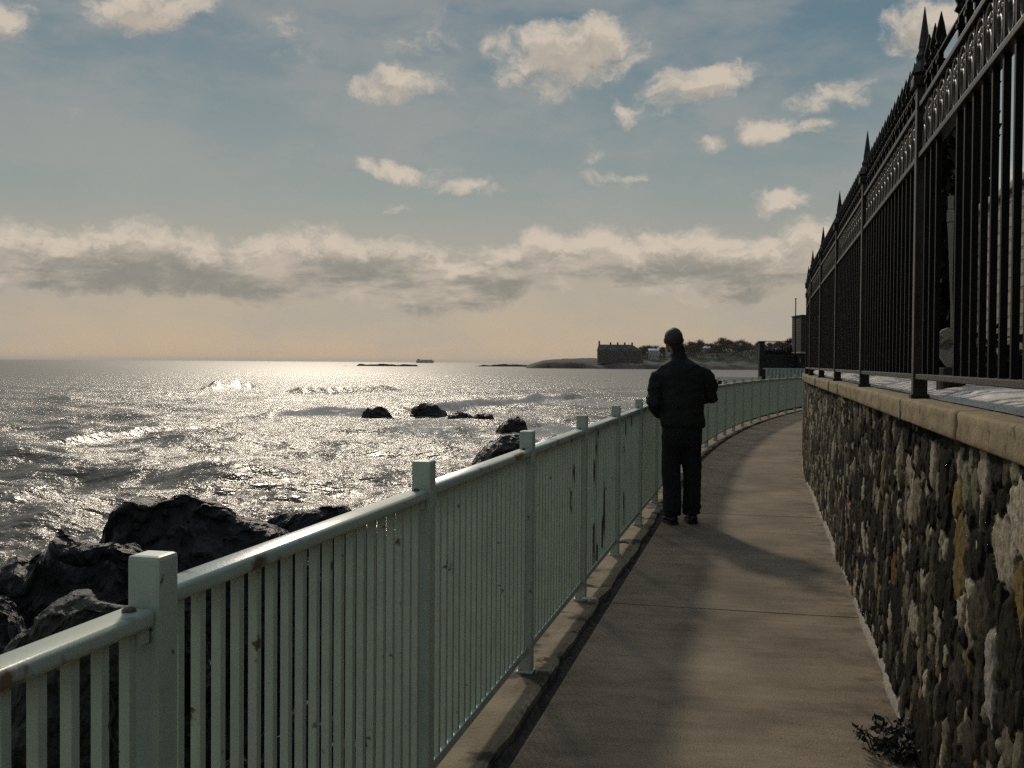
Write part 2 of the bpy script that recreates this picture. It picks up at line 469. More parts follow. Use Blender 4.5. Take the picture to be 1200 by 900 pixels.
# ------------------------------------------------------------------ world, sun, camera
def build_world():
    w = bpy.data.worlds.new('World'); scene.world = w; w.use_nodes = True
    nt = w.node_tree; N, L = nt.nodes, nt.links
    bg = N['Background']
    sky = N.new('ShaderNodeTexSky'); sky.sky_type = 'NISHITA'; sky.sun_disc = False
    sky.sun_elevation = R_(SUN_EL); sky.sun_rotation = R_(SUN_AZ)
    sky.air_density = 1.0; sky.dust_density = 0.35; sky.ozone_density = 1.6; sky.altitude = 0

    def math_(op, a, b=None, c=None, clamp=False):
        n = N.new('ShaderNodeMath'); n.operation = op; n.use_clamp = clamp
        for i, v in enumerate((a, b, c)):
            if v is None: continue
            if isinstance(v, (int, float)): n.inputs[i].default_value = v
            else: L.new(v, n.inputs[i])
        return n.outputs[0]

    def maprange(v, a, b, c=0.0, d=1.0, smooth=True):
        n = N.new('ShaderNodeMapRange')
        if smooth: n.interpolation_type = 'SMOOTHSTEP'
        L.new(v, n.inputs[0])
        for i, q in zip((1, 2, 3, 4), (a, b, c, d)): n.inputs[i].default_value = q
        return n.outputs[0]

    def mix(f, a, b, mode='MIX'):
        n = N.new('ShaderNodeMix'); n.data_type = 'RGBA'; n.blend_type = mode
        if isinstance(f, (int, float)): n.inputs[0].default_value = f
        else: L.new(f, n.inputs[0])
        for i, v in ((6, a), (7, b)):
            if isinstance(v, tuple): n.inputs[i].default_value = (*v, 1)
            else: L.new(v, n.inputs[i])
        return n.outputs[2]

    tc = N.new('ShaderNodeTexCoord')
    sx = N.new('ShaderNodeSeparateXYZ'); L.new(tc.outputs['Generated'], sx.inputs[0])
    az = math_('ARCTAN2', sx.outputs[0], sx.outputs[1])
    el = math_('ARCSINE', sx.outputs[2])

    def ang(px, py):
        a = math.atan((px - 600) / F_PX)
        return a, math.atan((hor(px) - py) / F_PX * math.cos(a))

    # ---- clouds, by direction
    def cloud_field(el_in, sharp):
        cv = N.new('ShaderNodeCombineXYZ'); L.new(az, cv.inputs[0]); L.new(el_in, cv.inputs[1])
        n1 = N.new('ShaderNodeTexNoise'); n1.inputs['Scale'].default_value = 13; n1.inputs['Detail'].default_value = 6; n1.inputs['Roughness'].default_value = 0.6
        L.new(cv.outputs[0], n1.inputs['Vector'])
        sub = N.new('ShaderNodeVectorMath'); sub.operation = 'SUBTRACT'; L.new(n1.outputs['Color'], sub.inputs[0]); sub.inputs[1].default_value = (.5, .5, .5)
        scl = N.new('ShaderNodeVectorMath'); scl.operation = 'MULTIPLY'; L.new(sub.outputs[0], scl.inputs[0]); scl.inputs[1].default_value = (0.075, 0.055, 0)
        wv = N.new('ShaderNodeVectorMath'); wv.operation = 'ADD'; L.new(cv.outputs[0], wv.inputs[0]); L.new(scl.outputs[0], wv.inputs[1])
        mpn = N.new('ShaderNodeMapping'); mpn.inputs['Scale'].default_value = (1, 1.6, 1); L.new(wv.outputs[0], mpn.inputs['Vector'])
        n2 = N.new('ShaderNodeTexNoise'); n2.inputs['Scale'].default_value = 30; n2.inputs['Detail'].default_value = 9; n2.inputs['Roughness'].default_value = 0.68
        L.new(mpn.outputs[0], n2.inputs['Vector'])
        F = None
        puffs = [(170, 4, 85, 30, 8, 1.05), (8, 20, 34, 34, 0, .55), (468, 95, 66, 24, 6, .85), (672, 66, 110, 48, 14, 1.15), (590, 58, 40, 24, 0, .45),
                 (735, 124, 22, 24, 40, .6), (812, 98, 82, 30, 16, .95), (895, 156, 44, 25, 6, .85), (948, 150, 34, 13, 12, .6),
                 (965, 115, 66, 22, 8, .5), (822, 174, 24, 15, 0, .6), (1072, 36, 58, 40, 0, .95), (468, 200, 72, 15, -5, .85),
                 (545, 224, 55, 12, -3, .6), (912, 240, 56, 17, 6, .85), (463, 247, 22, 8, 0, .55), (730, 205, 80, 11, 2, .45),
                 (690, 180, 26, 22, 0, .35), (500, 40, 60, 40, 20, .28), (330, 45, 60, 40, 0, .22), (60, 120, 60, 14, 0, .18),
                 (1300, 180, 120, 40, 5, .9), (-160, 120, 120, 40, 0, .8)]
        for (cx, cy, rx, ry, rot, wgt) in puffs:
            a, e = ang(cx, cy)
            mp = N.new('ShaderNodeMapping'); mp.vector_type = 'TEXTURE'
            mp.inputs['Location'].default_value = (a, e, 0); mp.inputs['Rotation'].default_value = (0, 0, R_(rot))
            mp.inputs['Scale'].default_value = (rx / F_PX, ry / F_PX, 1)
            L.new(wv.outputs[0], mp.inputs['Vector'])
            ln = N.new('ShaderNodeVectorMath'); ln.operation = 'LENGTH'; L.new(mp.outputs[0], ln.inputs[0])
            f = math_('MULTIPLY', math_('SUBTRACT', 1.0, ln.outputs['Value'], clamp=True), wgt)
            F = f if F is None else math_('MAXIMUM', F, f)
        # the long bank low over the sea
        sw = N.new('ShaderNodeSeparateXYZ'); L.new(wv.outputs[0], sw.inputs[0])
        nl = N.new('ShaderNodeTexNoise'); nl.noise_dimensions = '1D'; nl.inputs['Scale'].default_value = 5.5; nl.inputs['Detail'].default_value = 2
        L.new(az, nl.inputs['W'])
        lift = math_('MULTIPLY', math_('SUBTRACT', nl.outputs['Fac'], 0.5), 0.075)
        e2 = math_('SUBTRACT', sw.outputs[1], lift)
        top = maprange(e2, 0.128, 0.100)
        bot = maprange(e2, 0.046, 0.070)
        bank = math_('MULTIPLY', math_('MULTIPLY', top, bot), 0.70)
        F = math_('MAXIMUM', math_('MULTIPLY', F, 1.15), bank)
        # thin high veil
        fb = math_('MULTIPLY_ADD', math_('SUBTRACT', n2.outputs['Fac'], 0.5), 1.9, F)
        gate = maprange(F, 0.0, 0.22)
        return math_('MULTIPLY', maprange(fb, 0.05, sharp), gate), n2.outputs['Fac'], bank

    d0, nz, bank = cloud_field(el, 0.80)
    d1, _, _ = cloud_field(math_('ADD', el, 0.016), 0.80)
    # ---- clear air: the physical sky, warmed and dimmed by the sea haze low down
    air = N.new('ShaderNodeValToRGB')
    cr = air.color_ramp
    pts = [(0.0, SKY_T[0]), (0.10, SKY_T[1]), (0.22, SKY_T[2]), (0.42, SKY_T[3]), (0.75, SKY_T[4]), (1.0, SKY_T[5])]
    cr.elements[0].position = pts[0][0]; cr.elements[0].color = (*pts[0][1], 1)
    cr.elements[1].position = pts[-1][0]; cr.elements[1].color = (*pts[-1][1], 1)
    for p_, c_ in pts[1:-1]:
        e_ = cr.elements.new(p_); e_.color = (*c_, 1)
    L.new(maprange(el, 0.0, 0.7, smooth=False), air.inputs['Fac'])
    # large soft variation of the upper air
    cvb = N.new('ShaderNodeCombineXYZ'); L.new(az, cvb.inputs[0]); L.new(el, cvb.inputs[1])
    mpb = N.new('ShaderNodeMapping'); mpb.inputs['Scale'].default_value = (1, 2.4, 1); mpb.inputs['Rotation'].default_value = (0, 0, R_(14)); L.new(cvb.outputs[0], mpb.inputs['Vector'])
    nb = N.new('ShaderNodeTexNoise'); nb.inputs['Scale'].default_value = 5; nb.inputs['Detail'].default_value = 8; nb.inputs['Roughness'].default_value = 0.62
    L.new(mpb.outputs[0], nb.inputs['Vector'])
    veil = math_('MULTIPLY', maprange(nb.outputs['Fac'], 0.40, 0.62), 0.46)
    phys = mix(1.0, sky.outputs[0], (0.255, 0.208, 0.150), 'MULTIPLY')
    # towards the sun and overhead the physical sky takes over; away from the sun the air is dimmer
    hi = maprange(el, 0.33, 0.62)
    back = maprange(sx.outputs[1], -0.55, 0.6, 0.42, 1.0)
    bk3 = N.new('ShaderNodeVectorMath'); bk3.operation = 'SCALE'; L.new(air.outputs['Color'], bk3.inputs[0]); L.new(back, bk3.inputs['Scale'])
    clear = mix(SKY_MIX, phys, bk3.outputs[0])
    clear = mix(hi, clear, phys)
    clear = mix(math_('MULTIPLY', veil, math_('SUBTRACT', 1.0, hi)), clear, (0.42, 0.405, 0.375))
    shade = maprange(d1, 0.15, 0.95)
    lum = math_('MULTIPLY_ADD', math_('SUBTRACT', nz, 0.5), 1.3, math_('SUBTRACT', 1.0, math_('MULTIPLY', shade, 0.50)), clamp=True)
    sepe = math_('MULTIPLY_ADD', math_('SUBTRACT', nz, 0.5), 0.06, el)
    under = maprange(math_('MULTIPLY', shade, math_('MULTIPLY', bank, 1.05)), 0.2, 0.9)
    low = maprange(sepe, 0.104, 0.082)
    und = N.new('ShaderNodeTexNoise'); und.inputs['Scale'].default_value = 1.0; und.inputs['Detail'].default_value = 6; und.inputs['Roughness'].default_value = 0.6
    cu = N.new('ShaderNodeCombineXYZ'); L.new(math_('MULTIPLY', az, 8.0), cu.inputs[0]); L.new(math_('MULTIPLY', el, 26.0), cu.inputs[1])
    L.new(cu.outputs[0], und.inputs['Vector'])
    under = math_('MULTIPLY', low, maprange(und.outputs['Fac'], 0.40, 0.56))
    under = math_('MULTIPLY', under, maprange(bank, 0.05, 0.4))
    lit = mix(lum, CL_DARK, CL_LIT)
    lit = mix(math_('MULTIPLY', under, 0.85), lit, CL_UNDER)
    col = mix(math_('MULTIPLY', d0, 0.84), clear, lit)
    # ground half of the sphere: dull sea tone
    col = mix(maprange(el, -0.02, 0.0, smooth=False), (0.12, 0.115, 0.10), col)
    L.new(col, bg.inputs['Color']); bg.inputs['Strength'].default_value = 1.0
    # the physical sky keeps its usual strength inside the mix; the whole is scaled here
    bg.inputs['Strength'].default_value = SKY_GAIN
    w.cycles.sampling_method = 'MANUAL'; w.cycles.sample_map_resolution = 512


SKY_T = [(0.40, 0.335, 0.270), (0.395, 0.345, 0.285), (0.235, 0.285, 0.285), (0.100, 0.185, 0.240), (0.055, 0.135, 0.205), (0.13, 0.19, 0.235)]
SKY_MIX = 0.95
SKY_GAIN = 1.25
CL_LIT = (0.74, 0.63, 0.51)
CL_DARK = (0.36, 0.32, 0.27)
CL_UNDER = (0.20, 0.21, 0.195)
SUN_E = 2.0
EXPO = -0.47
HAZE = 3.2e-5


def build_light_camera():
    ld = bpy.data.lights.new('sun', 'SUN'); ld.energy = SUN_E; ld.angle = R_(4.0); ld.color = (1.0, 0.87, 0.70)
    lo = link('sun', ld)
    a, e = R_(SUN_AZ), R_(SUN_EL)
    d = Vector((math.sin(a) * math.cos(e), math.cos(a) * math.cos(e), math.sin(e)))
    lo.rotation_euler = d.to_track_quat('Z', 'Y').to_euler(); lo.location = d * 60
    cd = bpy.data.cameras.new('camera'); co = link('camera', cd)
    cd.lens = F_PX / 1200 * 36; cd.sensor_width = 36; cd.sensor_fit = 'HORIZONTAL'
    cd.clip_start = 0.05; cd.clip_end = 120000
    co.matrix_world = Matrix.Translation((0, 0, CAM_Z)) @ Matrix.Rotation(R_(90) - math.atan((450 - hor(600)) / F_PX), 4, 'X') @ Matrix.Rotation(R_(CAM_ROLL), 4, 'Z')
    scene.camera = co
    vs = scene.view_settings
    vs.view_transform = 'Standard'; vs.look = 'None'; vs.exposure = EXPO; vs.gamma = 1.0; vs.use_curve_mapping = False
    scene.render.engine = 'CYCLES'
    c = scene.cycles
    c.use_denoising = False
    c.max_bounces = 5; c.diffuse_bounces = 2; c.glossy_bounces = 3; c.volume_bounces = 0; c.transmission_bounces = 2; c.transparent_max_bounces = 8
    c.sample_clamp_indirect = 1.5; c.sample_clamp_direct = 30.0; c.caustics_reflective = False; c.caustics_refractive = False
    c.use_adaptive_sampling = True; c.adaptive_threshold = 0.01


CAM_ROLL = 0.42


# ------------------------------------------------------------------ the walk
def build_walk():
    # concrete slabs between the kerb strip and the wall, joints every 2.3 m
    joints = [6.62 + 4.1 * k for k in range(-2, 14)]
    ss = []
    s = -4.0
    while s < 64:
        ss.append(s); s += 0.3
    prof = []
    for j in joints:
        ss = [q for q in ss if abs(q - j) > 0.05]
        ss += [j - 0.010, j - 0.004, j + 0.004, j + 0.010]
    ss = np.array(sorted(ss))
    oo = np.array([0.172, 0.178, 0.19] + list(np.linspace(0.3, 1.5, 9)) + [1.66])
    S, O = np.meshgrid(ss, oo, indexing='ij')
    Z = np.zeros_like(S)
    Z[:, 0] -= 0.06; Z[:, 1] -= 0.006
    Z += 0.004 * vnoise(S * 0.7, O * 1.5)
    for j in joints:
        Z[np.abs(S - j) < 0.006] -= 0.012
    X, Y = curve_grid(S, O)
    me = grid_mesh('path', X, Y, Z, M['concrete'], True, {'walk': ('FLOAT_VECTOR', np.stack([S, O, Z], -1))}, flip=True)
    me.polygons.foreach_set('use_smooth', [False] * len(me.polygons))
    tag(link('path', me), kind='structure')
    # soil groove and kerb strip under the railing
    ss = np.arange(-4, 64, 0.035)
    oo = np.array([-0.30, -0.235, -0.20, -0.15, -0.10, -0.05, 0.0, 0.03, 0.06, 0.08, 0.10, 0.118, 0.121])
    S, O = np.meshgrid(ss, oo, indexing='ij')
    Oe = O + 0.012 * fbm(S * 3, O * 0 + 5, octaves=4) * np.clip(O / 0.1, 0, 1.2)
    Z = 0.012 + 0.007 * fbm(S * 2.2, O * 9, octaves=5)
    Z = np.where(O > 0.11, Z - 0.006, Z); Z = np.where(O > 0.12, -0.07, Z)
    # cracks between cast lengths
    for k in range(30):
        j = 2.3 + 1.56 * k * 1.0 + 0.2 * math.sin(k * 5.1)
        Z -= 0.035 * np.exp(-((S - j + 0.03 * vnoise(O * 20, O * 0 + k)) / 0.018) ** 2)
    Z = np.where(O < -0.22, -0.5, Z)
    X, Y = curve_grid(S, Oe)
    tag(link('kerb_strip', grid_mesh('kerb_strip', X, Y, Z, M['kerb'], False, flip=True)), kind='structure')
    S, O = np.meshgrid(np.arange(-4, 64, 0.03), np.linspace(0.10, 0.185, 6), indexing='ij')
    Z = -0.018 + 0.010 * fbm(S * 8, O * 30, octaves=3)
    X, Y = curve_grid(S, O)
    tag(link('soil_line', grid_mesh('soil_line', X, Y, Z, M['soil'], True, flip=True)), kind='structure')


# ------------------------------------------------------------------ green railing
S0, DS = 1.926, 1.56


def post_top(k):
    return {-1: 1.085, 0: 1.098, 1: 1.111}.get(k, 1.126)


def build_railing():
    root = thing('sea_railing', 'pale green metal railing with square posts running along the seaward edge of the path', 'railing', P(0, 0), 0)
    inv = Matrix.Translation(-P(0, 0))

    def mloc(m): return inv @ m

    w = 0.0315
    pm = MB()
    pm.box(-w, w, -w, w, 0.0, 1.126, bev=0.008)
    pm.box(-.038, .038, -.038, .038, 0.012, 0.026, bev=0.004)
    pme = pm.mesh('post', M['green_paint'])
    bal = MB(); bw = 0.0103
    bal.box(-bw, bw, -bw, bw, 0.115, 1.018, bev=0.0015)
    bme = bal.mesh('baluster', M['green_paint']); bme_r = bme.copy(); bme_r.materials[0] = M['green_rusty']
    L_ = DS - 2 * w - 0.004
    tr = MB()
    n = 10
    sec = []
    for cy, cz, a0_ in ((.023, .0065, 0), (-.023, .0065, 90), (-.023, -.0065, 180), (.023, -.0065, 270)):
        for q_ in range(5): sec.append((0.006 + cy + .0095 * math.cos(R_(a0_ + q_ * 22.5)), 1.0275 + cz + .0095 * math.sin(R_(a0_ + q_ * 22.5))))
    vs_ = []
    for x_, sc_ in ((w + .002, .82), (w + .006, 1), (w + L_ - .006, 1), (w + L_, .82)):
        vs_ += [(x_, 0.006 + (y_ - .006) * sc_, 1.0275 + (z_ - 1.0275) * sc_) for y_, z_ in sec]
    ns = len(sec)
    tr.add(vs_, [(i_ * ns + k_, i_ * ns + (k_ + 1) % ns, (i_ + 1) * ns + (k_ + 1) % ns, (i_ + 1) * ns + k_) for i_ in range(3) for k_ in range(ns)]
           + [tuple(range(ns - 1, -1, -1)), tuple(3 * ns + k_ for k_ in range(ns))])
    trm = tr.mesh('top_rail', M['green_rail'], True)
    br = MB(); br.box(w + 0.001, w + L_ + 0.002, -0.014, 0.014, 0.105, 0.14, bev=0.004)
    brm = br.mesh('bottom_rail', M['green_paint'])
    bk = MB(); bk.box(w + 0.001, w + 0.035, -0.016, 0.016, 0.985, 1.016, bev=0.003)
    bkm = bk.mesh('bracket', M['green_paint'])
    bo = MB(); bo.lathe([(0.012, 0), (0.012, 0.004), (0.008, 0.007), (0.002, 0.008)], 10, (0.06, 0.006, 1.0435))
    bom = bo.mesh('bolt', M['bolt'])
    stuff = MB()
    n_single = 0
    last = 41
    for k in range(-1, last):
        s = S0 + DS * k
        dz = post_top(k) - 1.126
        fr = frame(s, 0, 0, s + DS) if k < last - 1 else frame(s, 0)
        po = link('post', pme, root, mloc(frame(s, 0) @ Matrix.Translation((0, 0, dz if k < 1 else 0)) @ Matrix.Identity(4)))
        if k == last - 1: break
        slope = Matrix.Shear('XY', 4, (0, 0)) if False else Matrix.Identity(4)
        dz_b = -0.034 if k < 0 else (-0.008 if k == 0 else 0.0)
        dm = fr @ Matrix.Translation((0, 0, dz_b))
        link('top_rail', trm, root, mloc(dm)); link('bottom_rail', brm, root, mloc(dm))
        if k < 6:
            link('bracket', bkm, root, mloc(dm))
            link('bracket', bkm, root, mloc(dm @ Matrix.Translation((DS - 2 * w - 0.04, 0, 0))))
            link('bolt', bom, root, mloc(dm)); link('bolt', bom, root, mloc(dm @ Matrix.Translation((DS - 0.125, 0, 0))))
        for i in range(1, 20):
            m = mloc(dm @ Matrix.Translation((DS * i / 20, 0, 0)))
            rusty = (k == 3 and i in (6, 7, 8, 11, 12)) or (k == 4 and i in (6, 7, 12)) or (k == 2 and i in (15, 16))
            if (0 <= k < 5 or (k == -1 and i > 14)) and n_single < 100:
                link('baluster', bme_r if rusty else bme, root, m); n_single += 1
            else:
                stuff.add([m @ v.co for v in bme.vertices], [tuple(p.vertices) for p in bme.polygons])
    o = stuff.build('baluster', M['green_paint'], root); o['kind'] = 'stuff'
    # loose twig caught on a baluster of the nearest bay
    tw = MB()
    f = frame(S0 + DS * -1, 0, 0, S0)
    pts = [f @ Vector((DS * 18 / 20 + 0.012 * math.sin(q * 2), -0.016 - 0.003 * q, 0.90 - 0.025 * q)) for q in range(5)]
    tw.tube(pts, [0.0012, .0016, .0018, .0014, .0008], 5)
    tag(tw.build('twig', M['bark']), 'thin dark twig caught on a baluster left of the nearest railing post', 'twig')


# ------------------------------------------------------------------ stone wall
def build_wall():
    root = thing('stone_wall', 'rough rubble stone wall with tan coping along the landward side of the path', 'wall', P(0, 1.62), 0)
    inv = -P(0, 1.62)
    ss = [1.5]
    d = 0.008
    while ss[-1] < 56:
        if ss[-1] > 6: d = min(d * 1.006, 0.06)
        ss.append(ss[-1] + d)
    ss = np.array(ss)
    zz = np.linspace(-0.05, 1.217, 136)
    # stones: big ones first, then smaller ones in between
    cs, cz, ra, rb = [], [], [], []

    def put(s, z, a, b):
        cs.append(s); cz.append(z); ra.append(a); rb.append(b)
    put(2.93, 1.08, 0.125, 0.088); put(3.38, 1.15, 0.075, 0.055); put(3.22, .62, .05, .13); put(4.05, 1.05, .07, .11); put(2.7, .35, .06, .14)
    for rad, asp, tries in ((0.10, 0.8, 120), (0.070, 1.0, 500), (0.048, 1.2, 3500), (0.036, 1.3, 10000), (0.026, 1.2, 20000), (0.018, 1.1, 22000)):
        S = rng.uniform(1.2, 34, tries) if rad < .04 else rng.uniform(1.2, 57, tries)
        Zc = rng.uniform(-0.08, 1.25, tries)
        for s, z in zip(S, Zc):
            a = rad * rng.uniform(0.75, 1.3); b = a * asp * rng.uniform(0.65, 1.5)
            ca, cb, cra, crb = np.array(cs), np.array(cz), np.array(ra), np.array(rb)
            dd = ((ca - s) / (cra + a)) ** 2 + ((cb - z) / (crb + b)) ** 2
            if dd.min() > 0.80: put(s, z, a, b)
    cs, cz, ra, rb = map(np.array, (cs, cz, ra, rb))
    nst = len(cs)
    tone = rng.random(nst)
    pal = np.array([(0.014, 0.013, 0.011), (0.028, 0.025, 0.021), (0.055, 0.049, 0.040), (0.10, 0.089, 0.07), (0.19, 0.167, 0.132), (0.36, 0.325, 0.27)])
    pick = rng.choice(6, nst, p=[.24, .22, .16, .13, .14, .11])
    colr = pal[pick] * rng.uniform(0.8, 1.2, (nst, 1))
    colr[pick < 4] *= 0.72
    och = rng.random(nst) < 0.045
    colr[och] = np.array([(0.22, 0.155, 0.065)]) * rng.uniform(0.6, 1.15, (och.sum(), 1))
    grn = rng.random(nst) < 0.12
    colr[grn] *= np.array([0.95, 1.08, 0.9])
    colr *= np.array([1.05, 1.0, 0.84])
    colr[0] = (0.44, 0.37, 0.27); colr[1] = (0.38, 0.32, 0.24); colr[2] = (.34, .3, .25)
    big = ra > 0.07
    tx = rng.normal(0, 0.06, nst); tz = rng.normal(0, 0.08, nst); hh = rng.uniform(0.006, 0.018, nst); hh[big] += 0.003
    S, Z = np.meshgrid(ss, zz, indexing='ij')
    wS = S + 0.013 * fbm(S * 14, Z * 14, octaves=4); wZ = Z + 0.011 * fbm(S * 14 + 40, Z * 14, octaves=4)
    H = np.zeros_like(S); C = np.zeros(S.shape + (3,))
    order = np.argsort(cs)
    csS = cs[order]
    step = 40
    for i in range(0, len(ss), step):
        a, b = ss[i], ss[min(i + step, len(ss)) - 1]
        lo, hi = np.searchsorted(csS, [a - 0.45, b + 0.45])
        idx = order[lo:hi]
        s_, z_ = wS[i:i + step][..., None], wZ[i:i + step][..., None]
        dd = np.sqrt(((s_ - cs[idx]) / ra[idx]) ** 2 + ((z_ - cz[idx]) / rb[idx]) ** 2)
        p1 = dd.argmin(-1); f1 = np.take_along_axis(dd, p1[..., None], -1)[..., 0]
        np.put_along_axis(dd, p1[..., None], 9, -1)
        f2 = dd.min(-1)
        g = idx[p1]
        edge = sstep(0.05, 0.17, f2 - f1) * sstep(1.55, 1.0, f1)
        dome = np.clip(1 - f1 * f1 * 0.5, 0, 1)
        hgt = edge * (hh[g] * (0.8 + 0.2 * dome) + (wS[i:i + step] - cs[g]) * tx[g] * 0.6 + (wZ[i:i + step] - cz[g]) * tz[g] * 0.3)
        H[i:i + step] = hgt
        mort = sstep(0.10, 0.45, edge)[..., None]
        C[i:i + step] = np.array((0.022, 0.019, 0.016)) * (1 - mort) + colr[g] * mort
    H += 0.003 * fbm(S * 60, Z * 50, octaves=3) + 0.012 * fbm(S * 1.3, Z * 1.7, octaves=2)
    # a little batter towards the foot
    X, Y = curve_grid(S, 1.640 - H - 0.012 * (1.2 - Z))
    rgba = np.concatenate([C, np.ones(C.shape[:2] + (1,))], -1)
    me = grid_mesh('stone_face', X + inv.x, Y + inv.y, Z, M['stones'], True, {'stone': ('FLOAT_COLOR', rgba)}, flip=False)
    link('stone_face', me, root)
    # the mass of the wall behind the stones
    so = np.arange(-4, 57, 0.5)
    prof = [(1.655, -0.1), (1.655, 1.21), (2.05, 1.21), (2.05, -0.1)]
    X = []; Y = []; Zr = []
    for o_, z_ in prof:
        x, y = curve_grid(so, np.full_like(so, o_)); X.append(x + inv.x); Y.append(y + inv.y); Zr.append(np.full_like(so, z_))
    link('wall_core', grid_mesh('wall_core', np.array(X).T, np.array(Y).T, np.array(Zr).T, M['soil'], False, flip=True), root)
    # pale mortar fillet along the foot
    so = np.arange(1.0, 56, 0.02)
    oo = np.array([1.600, 1.606, 1.615, 1.63, 1.66])
    Sg, Og = np.meshgrid(so, oo, indexing='ij')
    Zg = np.array([0.0, 0.018, 0.028, 0.036, 0.045])[None, :] + 0.008 * fbm(Sg * 9, Og * 20, octaves=3)
    Zg[:, 0] = -0.02
    Ow = Og + 0.012 * fbm(Sg * 2.5, Og * 0, octaves=3)
    Ow[:, -1] = 1.66
    X, Y = curve_grid(Sg, Ow)
    link('mortar_fillet', grid_mesh('mortar_fillet', X + inv.x, Y + inv.y, Zg, M['mortar'], True, flip=True), root)
    # coping slabs
    edges = [-2.0, -0.6, 0.6, 1.9]
    for Zc in (3.2, 4.44, 5.56, 6.9):
        edges.append((Zc + 1.6 * 0.2243) / 0.9745)
    while edges[-1] < 55: edges.append(edges[-1] + random.uniform(1.0, 1.4))
    for a, b in zip(edges[:-1], edges[1:]):
        n = max(2, int((b - a) / 0.02)) if a < 8 else 12
        sl = np.linspace(a + 0.003, b - 0.003, n)
        sec = [(1.66, 1.214), (1.603, 1.214), (1.5985, 1.219), (1.5985, 1.294), (1.606, 1.302), (1.67, 1.3035), (1.80, 1.3035), (2.06, 1.3035)]
        sec2 = []
        for (o1, z1), (o2, z2) in zip(sec[:-1], sec[1:]):
            sec2.append((o1, z1))
            if abs(o1 - o2) + abs(z1 - z2) > 0.04 and o1 < 1.67:
                for t in (.25, .5, .75): sec2.append((o1 + (o2 - o1) * t, z1 + (z2 - z1) * t))
        sec2.append(sec[-1])
        so_, pi_ = np.meshgrid(sl, np.arange(len(sec2)), indexing='ij')
        O = np.array([q[0] for q in sec2])[pi_]; Zz = np.array([q[1] for q in sec2])[pi_]
        ro = 0.0035 * fbm(so_ * 14, Zz * 30 + O * 20, octaves=4)
        endr = 0.006 * (np.exp(-((so_ - a) / 0.012) ** 2) + np.exp(-((so_ - b) / 0.012) ** 2))
        off = 0.004 * math.sin(a * 7.7)
        O2 = O + np.where(O < 1.65, ro + endr + off, 0); Z2 = Zz + np.where(Zz > 1.25, 0.4 * ro - endr, -0.3 * ro)
        X, Y = curve_grid(so_, O2)
        Xe, Ye = X + inv.x, Y + inv.y
        me = grid_mesh('coping_stone', Xe, Ye, Z2, M['coping'], True, flip=True)
        bm = bmesh.new(); bm.from_mesh(me)
        bm.verts.ensure_lookup_table()
        k = len(sec2)
        bm.faces.new([bm.verts[i] for i in range(k)]); bm.faces.new([bm.verts[(n - 1) * k + i] for i in range(k - 1, -1, -1)])
        bm.to_mesh(me); bm.free()
        link('coping_stone', me, root)
    # pale mortar patch in one joint
    mb = MB(); f = frame((4.44 + 1.6 * .2243) / .9745, 1.5975)
    mb.box(-0.022, 0.022, -0.004, 0.004, 1.222, 1.297, mtx=Matrix.Translation(inv) @ f, bev=0.003)
    mb.build('mortar_patch', M['mortar'], root)


# ------------------------------------------------------------------ iron fence
FO = 1.665
FS0, FDS = 4.866, 2.36
NPK = 17


def scroll_mesh():
    """openwork of one bay: arches, ovals and small curls between the two frieze rails"""
    mb = MB()
    z0, z1 = 2.290, 2.474
    h = z1 - z0
    stp = FDS / NPK
    r = 0.0068

    def spiral(cx, cz, R0, turns, a0, sgn, n=14):
        pts = []
        for i in range(n + 1):
            t = i / n
            a = a0 + sgn * t * turns * 2 * PI
            rr = R0 * (1 - 0.78 * t)
            pts.append((cx + math.cos(a) * rr, 0, cz + math.sin(a) * rr))
        return pts
    for i in range(NPK):
        cx = (i + 0.5) * stp
        w = stp * 0.43
        # tall arch, open below in one cell and above in the next
        up = 1
        pts = [(cx - w, 0, z0 + 0.004), (cx - w, 0, z0 + h * 0.55)]
        for q in range(9):
            a = PI - q * PI / 8
            pts.append((cx + math.cos(a) * w, 0, z0 + h * 0.66 + math.sin(a) * (h * 0.32)))
        pts += [(cx + w, 0, z0 + h * 0.55), (cx + w, 0, z0 + 0.004)]
        mb.tube(pts, r, 5, cap=True, squash=(1, 1.3))
        # oval in the lower half, curls in the upper half
        pts = [(cx + math.cos(a) * w * 0.55, 0, z0 + h * 0.30 + math.sin(a) * h * 0.26) for a in np.linspace(0, 2 * PI, 15)]
        mb.tube(pts, r, 5, cap=False, squash=(1, 1.3))
        mb.tube(spiral(cx - w * 0.42, z0 + h * 0.70, w * 0.42, 1.2, -PI / 2, -1), r * 0.9, 5, squash=(1, 1.3))
        mb.tube(spiral(cx + w * 0.42, z0 + h * 0.70, w * 0.42, 1.2, -PI / 2, 1), r * 0.9, 5, squash=(1, 1.3))
        # little leaf
        mb.tube([(cx, 0, z0 + h * 0.56), (cx, 0, z0 + h * 0.72), (cx, 0, z0 + h * 0.90)], [0.003, 0.011, 0.001], 6)
    return mb.mesh('scroll_frieze', M['iron_scroll'], True)


